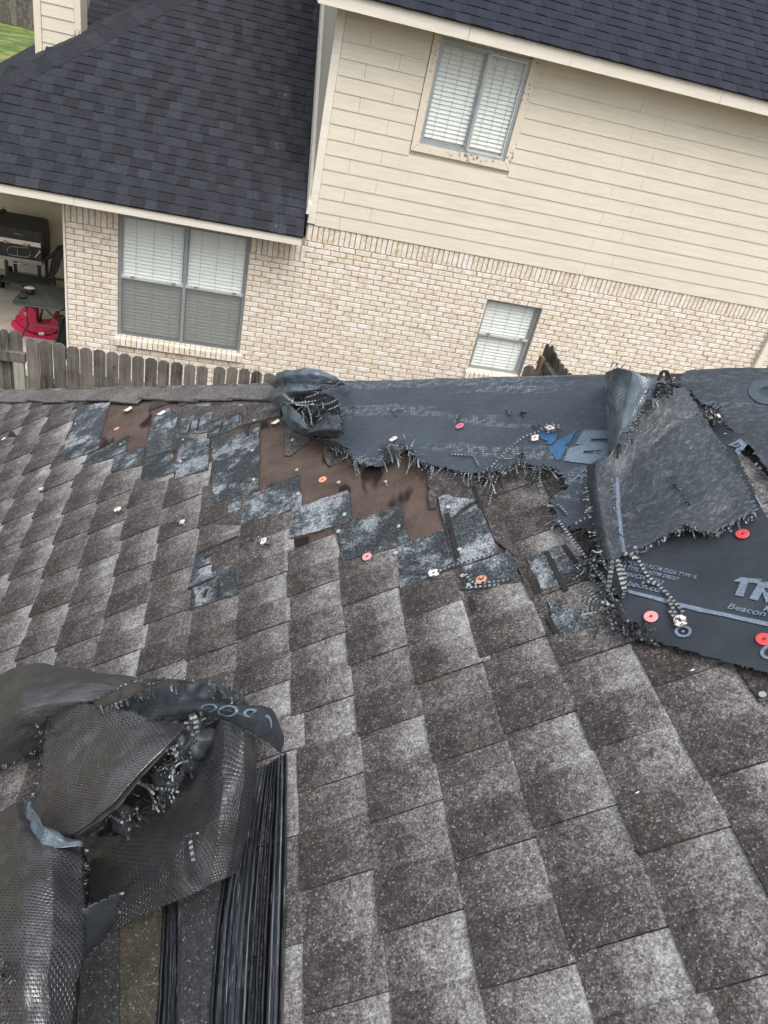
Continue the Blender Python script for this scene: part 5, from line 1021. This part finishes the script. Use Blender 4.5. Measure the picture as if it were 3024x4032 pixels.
def window(wn, cols, rail, screen, yf, label):
    x0, x1, z0, z1 = wn; b = MB(); frame_bars(b, x0, x1, z0, z1, yf, yf + .06, .03); win = b.build('window', M['alum'], nh); win['label'] = label
    b = MB(); b.box(x0 - .02, x1 + .02, yf + .25, yf + .27, z0 - .02, z1 + .02); b.build('dark_room', M['dark_room'], win)
    n_ = len(cols) - 1
    for i in range(n_):
        a, c_ = x0 + (x1 - x0) * cols[i], x0 + (x1 - x0) * cols[i + 1]
        if i: b = MB(); b.box(a - .018, a + .018, yf - .012, yf + .055, z0 + .03, z1 - .03); b.build('mullion', M['alum'], win)
        lo, hi = a + (.031 if i == 0 else .019), c_ - (.031 if i == n_ - 1 else .019)
        if rail is not None:
            zr = z0 + (z1 - z0) * rail
            b = MB(); frame_bars(b, lo, hi, zr, z1 - .031, yf + .02, yf + .045, .014); b.build('sash', M['alum'], win); b = MB(); frame_bars(b, lo, hi, z0 + .031, zr + .02, yf - .004, yf + .018, .018); b.build('sash', M['alum'], win)
            b = MB(); b.box(lo, hi, yf - .012, yf + .019, zr - .004, zr + .026); b.build('meeting_rail', M['alum_w'], win)
            for f in (.15, .82): b = MB(); b.box(lo + (hi - lo) * f, lo + (hi - lo) * f + .05, yf - .03, yf - .012, zr + .024, zr + .036); b.build('latch', M['steel'], win)
            b = MB(); b.face([(lo, yf + .032, zr), (hi, yf + .032, zr), (hi, yf + .032, z1 - .04), (lo, yf + .032, z1 - .04)]); b.build('pane', M['glass'], win); b = MB(); b.face([(lo, yf + .012, z0 + .03), (hi, yf + .012, z0 + .03), (hi, yf + .012, zr), (lo, yf + .012, zr)]); b.build('pane', M['glass'], win)
            if screen: b = MB(); b.face([(lo, yf - .006, z0 + .03), (hi, yf - .006, z0 + .03), (hi, yf - .006, zr - .005), (lo, yf - .006, zr - .005)]); b.build('insect_screen', M['screen'], win)
        else:
            b = MB(); frame_bars(b, lo, hi, z0 + .031, z1 - .031, yf + .012, yf + .04, .016); b.build('sash', M['alum' if i == 0 else 'alum_w'], win); b = MB(); b.face([(lo, yf + .026, z0 + .04), (hi, yf + .026, z0 + .04), (hi, yf + .026, z1 - .04), (lo, yf + .026, z1 - .04)]); b.build('pane', M['glass'], win)
        gap = (lambda z, i=i: z < z0 + .085) if rail is None else None
        slats(win, lo + .004, hi - .004, z0 + .05, z1 - .03, yf + .06, skip=gap)
        if rail is None:
            b = MB(); b.hexa([(lo, yf + .07, z0 + .215), (hi, yf + .07, z0 + .215), (hi, yf + .09, z0 + .215), (lo, yf + .09, z0 + .215), (lo, yf + .09, z0 + .275), (hi, yf + .09, z0 + .275), (hi, yf + .10, z0 + .275), (lo, yf + .10, z0 + .275)]); b.build('blind_valance', M['white'], win)
            b = MB(); b.box(lo, hi, yf + .075, yf + .1, z0 + .045, z0 + .115 - .03 * i); b.build('blind_rail', M['white'], win)
    return win
w1_ = window(big, (0, .51, 1), .50, True, YW + .045, 'wide double window with four sashes and closed blinds under the lower eave')
w2_ = window(small, (0, 1), .5, False, YW + .07, 'small single window in the right part of the brick wall')
w3_ = window(up, (0, .54, 1), None, False, YW - .005, 'sliding window with peeling trim in the cream siding under the upper eave')
b = MB(); t_ = .085; x0, x1, z0, z1 = up
b.hexa([(x0 - t_, YW - .03, z0 - t_), (x1 + t_, YW - .03, z0 - t_), (x1, YW - .03, z0), (x0, YW - .03, z0), (x0 - t_, YW + .02, z0 - t_), (x1 + t_, YW + .02, z0 - t_), (x1, YW + .02, z0), (x0, YW + .02, z0)])
b.hexa([(x0 - t_, YW - .0305, z0 - t_ + .004), (x0, YW - .0305, z0 + .004), (x0, YW - .0305, z1 + .05), (x0 - t_, YW - .0305, z1 + .05), (x0 - t_, YW + .02, z0 - t_ + .004), (x0, YW + .02, z0 + .004), (x0, YW + .02, z1 + .05), (x0 - t_, YW + .02, z1 + .05)])
b.hexa([(x1, YW - .0305, z0 + .004), (x1 + t_, YW - .0305, z0 - t_ + .004), (x1 + t_, YW - .0305, z1 + .05), (x1, YW - .0305, z1 + .05), (x1, YW + .02, z0 + .004), (x1 + t_, YW + .02, z0 - t_ + .004), (x1 + t_, YW + .02, z1 + .05), (x1, YW + .02, z1 + .05)]); b.build('window_trim', M['peel'], w3_)
b = MB(); b.box(7.455, 7.565, YW - .075, YW - .004, GZ + .1, -.06); bevel(b.build('downspout', M['trim'], nh), .008)
# porch: back wall, side wall, pillar edge
pw = MB(); pw.box(-6, -2.1, 12.55, 12.65, GZ + .12, -2.35); porch = pw.build('porch_wall', M['siding_shade'], nh)
z = GZ + .14
while z < -2.5:
    b = MB(); b.hexa([(-6, 12.525, z), (-2.1, 12.525, z), (-2.1, 12.55, z), (-6, 12.55, z), (-6, 12.542, z + .175), (-2.1, 12.542, z + .175), (-2.1, 12.55, z + .175), (-6, 12.55, z + .175)]); b.build('plank', M['siding_shade'], porch); z += .165
b = MB(); b.box(-2.12, -2.10, YW + .105, 12.52, GZ + .12, -2.35); b.build('porch_side_wall', M['siding_shade'], nh)
b = MB(); b.box(-2.155, -2.131, YW - .004, YW + .1, GZ + .1, -2.49); b.build('corner_trim', M['trim'], nh)
b = MB(); b.box(-6, -2.1, YW + .02, 12.55, -2.44, -2.42); b.build('porch_ceiling', M['siding_shade'], nh)
b = MB(); b.box(-6, -2.16, YW - .3, 12.55, GZ + .02, GZ + .12); o = b.build('patio', M['concrete']); o['kind'] = 'structure'
b = MB(); b.box(-2.1, 7.7, YW + .5, 16, GZ, -2.5); b.build('inner_core', M['dark_room'], nh)
# ------------------------------------------------------------------ ground, lawn
b = MB(); b.face([(-90, -30, GZ), (90, -30, GZ), (90, 120, GZ), (-90, 120, GZ)]); o = b.build('ground', M['soil']); o['kind'] = 'structure'
b = MB(); b.face([(-60, 9, GZ + .004), (-2.3, 9, GZ + .004), (-2.3, 60, GZ + .004), (-60, 60, GZ + .004)]); o = b.build('lawn', M['lawn']); o['kind'] = 'structure'
# ------------------------------------------------------------------ fences
def picket(x0, x1, z1, y, th=.018, z0=GZ + .05, ax='x'):
    w_ = x1 - x0; c_ = .28 * w_; prof = [(x0, z0), (x1, z0), (x1, z1 - c_ * .9), (x1 - c_, z1), (x0 + c_, z1), (x0, z1 - c_ * .9)]
    b = MB()
    if ax == 'x': b.prism([(px_, y, pz) for px_, pz in prof], (0, th, 0))
    else: b.prism([(y, px_, pz) for px_, pz in prof], (th, 0, 0))
    return b
fl = thing('fence', 'weathered grey dog eared picket fence running behind the near roof edge', 'fence', (-.9, 6.25, GZ))
cc3 = C((0, 700), .7836); YF = 6.25
for a, c_, zt_ in ((127, 192, 811), (195, 260, 823), (265, 328, 833), (333, 397, 850), (400, 463, 857), (468, 530, 866), (533, 595, 878), (597, 658, 888), (662, 724, 900), (728, 790, 910), (793, 853, 920), (858, 920, 930), (925, 983, 940), (988, 1046, 951), (1072, 1135, 953), (1139, 1197, 954), (1200, 1258, 963), (1262, 1318, 974), (1325, 1385, 986), (1390, 1450, 996), (1455, 1515, 1006)):
    p0 = W(*cc3(a, zt_ + 20), YF); p1 = W(*cc3(c_, zt_ + 20), YF); pz = W(*cc3((a + c_) / 2, zt_), YF); picket(p0[0] + .002, p1[0] - .002, pz[2], YF + RNG.normal(0, .004)).build('picket', M['wood'], fl)
for zz in (-3.35, -4.4): b = MB(); b.box(-1.75, .35, YF + .022, YF + .06, zz - .045, zz + .045); b.build('rail', M['wood'], fl)
fg = thing('fence_gate', 'weathered wooden gate panel with a top rail and pale post at the left edge', 'gate', (-2.2, 6.35, GZ))
for a, c_, zt_ in ((-125, -62, 745), (-58, -2, 755), (2, 38, 764), (42, 108, 774)):
    p0 = W(*cc3(a, zt_ + 20), 6.38); p1 = W(*cc3(c_, zt_ + 20), 6.38); pz = W(*cc3((a + c_) / 2, zt_), 6.38); picket(p0[0], p1[0], pz[2], 6.38).build('picket', M['wood'], fg)
pr0 = W(0, 1382, 6.33); pr1 = W(98, 1402, 6.33); b = MB(); b.box(pr0[0] - .5, pr1[0], 6.325, 6.375, pr0[2] - .085, pr0[2] + .0); b.build('rail', M['wood'], fg)
b = MB(); b.box(pr1[0] - .10, pr1[0] - .015, 6.325, 6.375, GZ, pr0[2] - .088); b.build('post', M['wood_w'], fg)
fr = thing('fence', 'weathered wooden fence standing end on against the brick wall beside the small window', 'fence', (3.7, 8, GZ))
k = 0
for y in np.arange(5.9, 8.25, .142): picket(y, y + .138, -2.90 + RNG.normal(0, .012), 3.70, ax='y').build('picket', M['wood'], fr)
b = MB(); b.box(3.62, 3.698, 5.9, 8.2, -3.15, -3.06); b.build('rail', M['wood'], fr); b = MB(); b.box(3.58, 3.618, 8.0, 8.09, GZ, -3.0); b.build('post', M['wood_b'], fr)
for j, x_ in enumerate((3.44, 3.59)): picket(x_ - .06, x_ + .078, -3.10 - .05 * j, 7.95).build('picket', M['wood'], fr)
fk_ = thing('fence', 'grey board fence far across the lawn at the top left corner', 'fence', (-13, 49, GZ)); pme = picket(0, .30, GZ + 2.5, 0, .03, GZ + .02).mesh('picket', M['wood']); pmb = picket(0, .30, GZ + 2.6, 0, .03, GZ + .02).mesh('picket', M['wood_b'])
for i in range(40):
    x_ = -19 + i * .31; o = bpy.data.objects.new('picket', pmb if x_ > -10.4 else pme); put(o, fk_); o.location = (x_, 49, RNG.normal(0, .03)) 
    o.matrix_parent_inverse = Matrix.Translation(fk_.location).inverted()
b = MB(); b.box(-19, -6.8, 48.92, 48.99, GZ + 1.45, GZ + 1.62); b.build('rail', M['wood'], fk_); b = MB(); b.box(-10.75, -10.5, 48.85, 48.99, GZ, GZ + 2.6); b.build('post', M['wood_b'], fk_)
# ------------------------------------------------------------------ on the porch
PZ = GZ + .12
def Q(x, y, Y): return W(*cb(x, y), Y)
GY = 11.75
gr = thing('barbecue_grill', 'large black charcoal grill with chrome handles and a tall side chimney on the porch', 'grill', (-3.6, 12.0, PZ))
xL, xR = Q(-150, 300, GY)[0], Q(440, 500, GY)[0]; zt_ = Q(440, 250, GY)[2] - .02; zm = Q(440, 500, GY)[2]; zb = Q(440, 690, GY)[2]
def barrel(x0, x1):
    pr = [(GY, zm), (GY + .02, zm + (zt_ - zm) * .55), (GY + .12, zt_ - .02), (GY + .27, zt_), (GY + .42, zt_ - .06), (GY + .5, zm)]; b = MB(); b.prism([(x0, a, z_) for a, z_ in pr], (x1 - x0, 0, 0)); return b
bevel(barrel(xL, xR - .02).build('lid', M['grill'], gr), .01); barrel(xR - .018, xR + .004).build('end_plate', M['grill'], gr)
b = MB(); b.box(xL, xR, GY, GY + .5, zb + .04, zm - .002); bevel(b.build('firebox', M['grill'], gr), .008)
b = MB(); b.box(xL, xR - .01, GY - .022, GY - .002, zm - .03, zm + .035); b.build('trim_strip', M['chrome'], gr); b = MB(); b.box(xL, xR - .005, GY - .03, GY + .46, zb - .02, zb + .037); b.build('ash_drawer', M['steel'], gr)
def handle(pa_, pb__, name='handle'):
    b = MB(); m = (pa_ + pb__) / 2 + np.array([0, -.05, -.01]); b.tube([pa_, pa_ + np.array([.01, -.045, 0]), m, pb__ + np.array([-.01, -.045, 0]), pb__], .008, 8); b.build(name, M['chrome'], gr, smooth=True)
handle(Q(40, 445, GY), Q(105, 465, GY)); handle(Q(240, 485, GY), Q(325, 490, GY)); handle(Q(115, 665, GY - .03), Q(290, 690, GY - .03))
dr = [Q(*p, GY - .008) for p in ((78, 540), (100, 508), (300, 525), (320, 560), (318, 605), (290, 625), (95, 595), (78, 570))]; b = MB(); b.tube(dr + [dr[0]], .007, 6); b.build('door_frame', M['steel'], gr); b = MB(); b.tube([Q(188, 540, GY - .012), Q(182, 615, GY - .012)], .006, 6); b.build('handle', M['chrome'], gr); b = MB(); b.tube([Q(428, 560, GY - .012), Q(370, 625, GY - .02)], .007, 6); b.build('handle', M['chrome'], gr)
b = MB(); c_ = Q(418, 562, GY - .004); b.disc(c_, (0, -1, 0), .022, .02, .015, 12); b.build('vent_knob', M['steel'], gr)
c_ = Q(205, 330, GY + .1); b = MB(); nv_ = np.array([0, -.75, .66]); b.disc(c_, nv_, .05, .045, .02, 16); b.build('thermometer', M['steel'], gr); b = MB(); b.hexa([Q(150, 365, GY + .02) + np.array(d) for d in ((0, -.01, -.02), (.10, -.01, -.02), (.10, .03, -.0), (0, .03, 0), (0, -.02, .005), (.10, -.02, .005), (.10, .02, .02), (0, .02, .02))]); b.build('name_plate', M['steel'], gr)
c_ = Q(45, 245, GY + .25); b = MB(); b.tube([c_ + np.array([0, 0, -.08]), c_ + np.array([0, 0, .16])], .04, 14); b.disc(c_ + np.array([0, 0, .16]), (0, 0, 1), .044, .03, .012, 14); b.tube([c_ + np.array([0, 0, .17]), c_ + np.array([0, 0, .21])], .006, 6); b.build('chimney', M['grill'], gr)
for x_, y_ in ((xR - .06, GY + .03), (xR - .06, GY + .46), (Q(62, 700, GY)[0], GY + .03), (Q(62, 700, GY)[0], GY + .46)): b = MB(); b.box(x_ - .022, x_ + .022, y_ - .022, y_ + .022, PZ + .05, zb - .022); b.build('leg', M['grill'], gr)
sh = [onz(*cb(*p), PZ + .24) for p in ((10, 880), (500, 960), (500, 860), (110, 805))]; b = MB(); b.prism([sh[0], sh[1], sh[1] + np.array([0.02, .42, 0]), sh[0] + np.array([0, .42, 0])], (0, 0, .02)); b.build('lower_shelf', M['tabletop'], gr)
for p in ((15, 960), (90, 800)): c_ = Q(*p, GY + (.0 if p[0] < 50 else .42)); c_[2] = PZ + .10; b = MB(); b.disc(c_, (1, 0, 0), .10, .10, .04, 18); b.build('wheel', M['rubber'], gr)
sp = [Q(*p, GY + .1) for p in ((560, 560), (650, 545), (560, 840), (505, 830))]; b = MB(); b.prism([sp[0], sp[1], sp[2], sp[3]], (0, .3, 0)); b.build('side_shelf', M['grill'], gr); b = MB(); b.tube([Q(480, 640, GY + .1), Q(570, 590, GY + .1)], .03, 8); b.tube([Q(520, 850, GY + .1), Q(760, 870, GY + .1)], .012, 6); b.tube([Q(570, 830, GY + .2), Q(580, 920, GY + .2)], .02, 6); b.build('brace', M['grill'], gr)
# table
tb = thing('patio_table', 'small black topped table with tube legs on the porch, in front of the grill', 'table', (-2.5, 9.9, PZ)); zt_ = PZ + .71
c4 = [(-2.80, 9.52), (-2.20, 9.52), (-2.20, 10.27), (-2.80, 10.27)]; ring = []
for (x_, y_), (sx, sy), a0 in zip(c4, ((1, 1), (-1, 1), (-1, -1), (1, -1)), (180, 270, 0, 90)):
    for a in np.linspace(0, 90, 5): an = math.radians(a0 + a); ring.append((x_ + sx * .07 + .07 * math.cos(an), y_ + sy * .07 + .07 * math.sin(an), zt_ - .022))
b = MB(); b.prism(ring, (0, 0, .022)); b.build('tabletop', M['tabletop'], tb); b = MB(); b.tube([tuple(np.array(p) + np.array([0, 0, .008])) for p in ring + ring[:1]], .014, 6); b.build('rim', M['frame_b'], tb)
for xa, ya, xe, ye in ((-2.66, 9.62, -2.82, 9.48), (-2.28, 9.62, -2.2, 9.6), (-2.62, 10.18, -2.72, 10.3), (-2.26, 10.18, -2.2, 10.25)): b = MB(); b.tube([(xa, ya, zt_ - .02), (xa, ya, zt_ - .32), (xa + (xe - xa) * .3, ya + (ye - ya) * .3, zt_ - .42), (xe, ye, PZ)], .013, 8); b.build('leg', M['frame_b'], tb, smooth=True)
b = MB(); b.tube([(-2.66, 9.63, zt_ - .3), (-2.28, 9.63, zt_ - .3)], .011, 6); b.tube([(-2.62, 10.17, zt_ - .25), (-2.3, 9.7, zt_ - .25)], .011, 6); b.build('brace', M['frame_b'], tb)
c_ = onz(*cb(310, 1000), zt_ + .01); bo = thing('bowl', 'dark bowl filled with ash standing on the porch table', 'bowl', (c_[0], c_[1], zt_)); b = MB(); prof = [(.052, .002), (.068, .04), (.082, .085), (.088, .09), (.080, .088), (.074, .07)]; prev = None
for r__, z_ in prof:
    ringc = [(c_[0] + r__ * math.cos(k), c_[1] + r__ * math.sin(k), zt_ + z_) for k in np.linspace(0, 2 * math.pi, 20, False)]
    if prev:
        for k in range(20): b.face([prev[k], prev[(k + 1) % 20], ringc[(k + 1) % 20], ringc[k]])
    prev = ringc
b.build('shell', M['frame_b'], bo, smooth=True); b = MB(); b.disc((c_[0], c_[1], zt_ + .06), (0, 0, 1), .075, .07, .012, 18); b.build('contents', M['ash'], bo)
c_ = onz(*cb(240, 1042), zt_ + .01); ds = thing('ashtray', 'small black ashtray on the porch table beside the bowl', 'ashtray', (c_[0], c_[1], zt_)); b = MB(); b.disc((c_[0], c_[1], zt_ + .002), (0, 0, 1), .045, .055, .022, 16); b.build('tray', M['black'], ds); b = MB(); b.disc((c_[0], c_[1], zt_ + .0245), (0, 0, 1), .04, .036, .002, 16); b.build('ash', M['tabletop'], ds)
# rocking horse: moulded body between two curved rockers
HY = 10.12
rh = thing('rocking_horse', 'pink red plastic toddler rocking horse under the porch table', 'rocking horse', (-2.62, HY, PZ))
def flat(pts, y0, y1): 
    b = MB(); b.prism([Q(x_, y_, HY) + np.array([0, y0, 0]) for x_, y_ in pts], (0, y1 - y0, 0)); return b
bd = [(228, 1195), (262, 1168), (310, 1158), (350, 1175), (372, 1215), (378, 1300), (395, 1330), (440, 1335), (525, 1322), (545, 1270), (562, 1232), (580, 1262), (580, 1280), (640, 1285), (640, 1330), (600, 1400), (540, 1440), (440, 1440), (340, 1420), (250, 1385), (200, 1350), (205, 1330), (248, 1280), (222, 1280), (195, 1245), (195, 1215)]
bevel(flat(bd, .03, .20).build('body', M['horse'], rh), .016, 3)
rk = [(120, 1300), (150, 1292), (205, 1345), (280, 1410), (360, 1445), (450, 1460), (540, 1450), (620, 1420), (650, 1380), (690, 1400), (640, 1450), (560, 1490), (450, 1500), (340, 1488), (240, 1445), (160, 1385), (115, 1345)]
for y0 in (0, .19): bevel(flat(rk, y0, y0 + .045).build('rocker', M['horse'], rh), .012, 3)
bevel(flat([(360, 1345), (520, 1330), (540, 1390), (500, 1412), (400, 1405), (355, 1385)], .015, .22).build('seat', M['horse'], rh), .012, 3)
c_ = Q(268, 1222, HY + .03); b = MB(); b.disc(c_, (0, -1, 0), .021, .019, .004, 14); b.build('eye', M['white'], rh); b = MB(); b.disc(c_ + np.array([0, -.004, 0]), (0, -1, 0), .013, .012, .003, 12); b.build('pupil', M['black'], rh)
b = MB(); b.prism([Q(x_, y_, HY) + np.array([0, -.004, 0]) for x_, y_ in ((403, 1425), (412, 1413), (455, 1413), (468, 1428), (460, 1443), (415, 1442))], (0, .006, 0)); b.build('badge', M['white'], rh); b = MB(); b.prism([Q(x_, y_, HY) + np.array([0, -.006, 0]) for x_, y_ in ((415, 1427), (455, 1430), (455, 1434), (415, 1431))], (0, .002, 0)); b.build('badge_print', M['black'], rh)
# folded chair leaning on the pillar corner
fc_ = thing('folding_chair', 'black folded chair leaning against the corner of the brick wall', 'chair', (-2.3, 9.62, PZ)); FY = 9.5
for d in (0, .07):
    b = MB(); q = [Q(*p, FY + d) for p in ((650, 1262), (618, 1420), (585, 1560), (570, 1620))]; q2 = [Q(*p, FY + d) for p in ((715, 1240), (712, 1400), (705, 1560), (700, 1620))]; b.tube(q, .014, 8); b.tube(q2, .014, 8); b.tube([q[0], q2[0]], .014, 8); b.tube([q[2], q2[2]], .012, 8); b.build('chair_frame', M['frame_b'], fc_)
b = MB(); b.prism([Q(*p, FY + .03) for p in ((655, 1275), (700, 1255), (700, 1555), (600, 1550))], (0, .02, 0)); b.build('seat_fabric', M['rubber'], fc_)
# shrub at the right corner
sb = thing('shrub', 'dark green shrub growing beyond the right corner of the brick house', 'shrub', (8.3, 9.9, GZ)); b = MB(); rs = random.Random(5)
for k in range(900):
    a, e, rr_ = rs.uniform(0, 6.283), rs.uniform(-1, 1), .55 * rs.random() ** .4; c_ = np.array([8.35 + rr_ * math.cos(a) * math.sqrt(1 - e * e), 9.9 + rr_ * math.sin(a) * math.sqrt(1 - e * e), -3.75 + 1.0 * rr_ * e * 1.6]); d1 = np.array([rs.gauss(0, 1) for _ in range(3)]); d1 /= np.linalg.norm(d1); d2 = np.cross(d1, [rs.gauss(0, 1) for _ in range(3)]); d2 /= np.linalg.norm(d2); l = rs.uniform(.04, .08)
    b.face([c_ - d1 * l, c_ + d2 * l * .4, c_ + d1 * l, c_ - d2 * l * .4])
b.build('foliage', M['leaf'], sb); b = MB()
for k in range(6): a = k * 1.05; b.tube([(8.35 + .05 * math.cos(a), 9.9 + .05 * math.sin(a), GZ), (8.35 + .3 * math.cos(a), 9.9 + .3 * math.sin(a), -3.7)], .012, 5)
b.build('stem', M['wood_b'], sb)
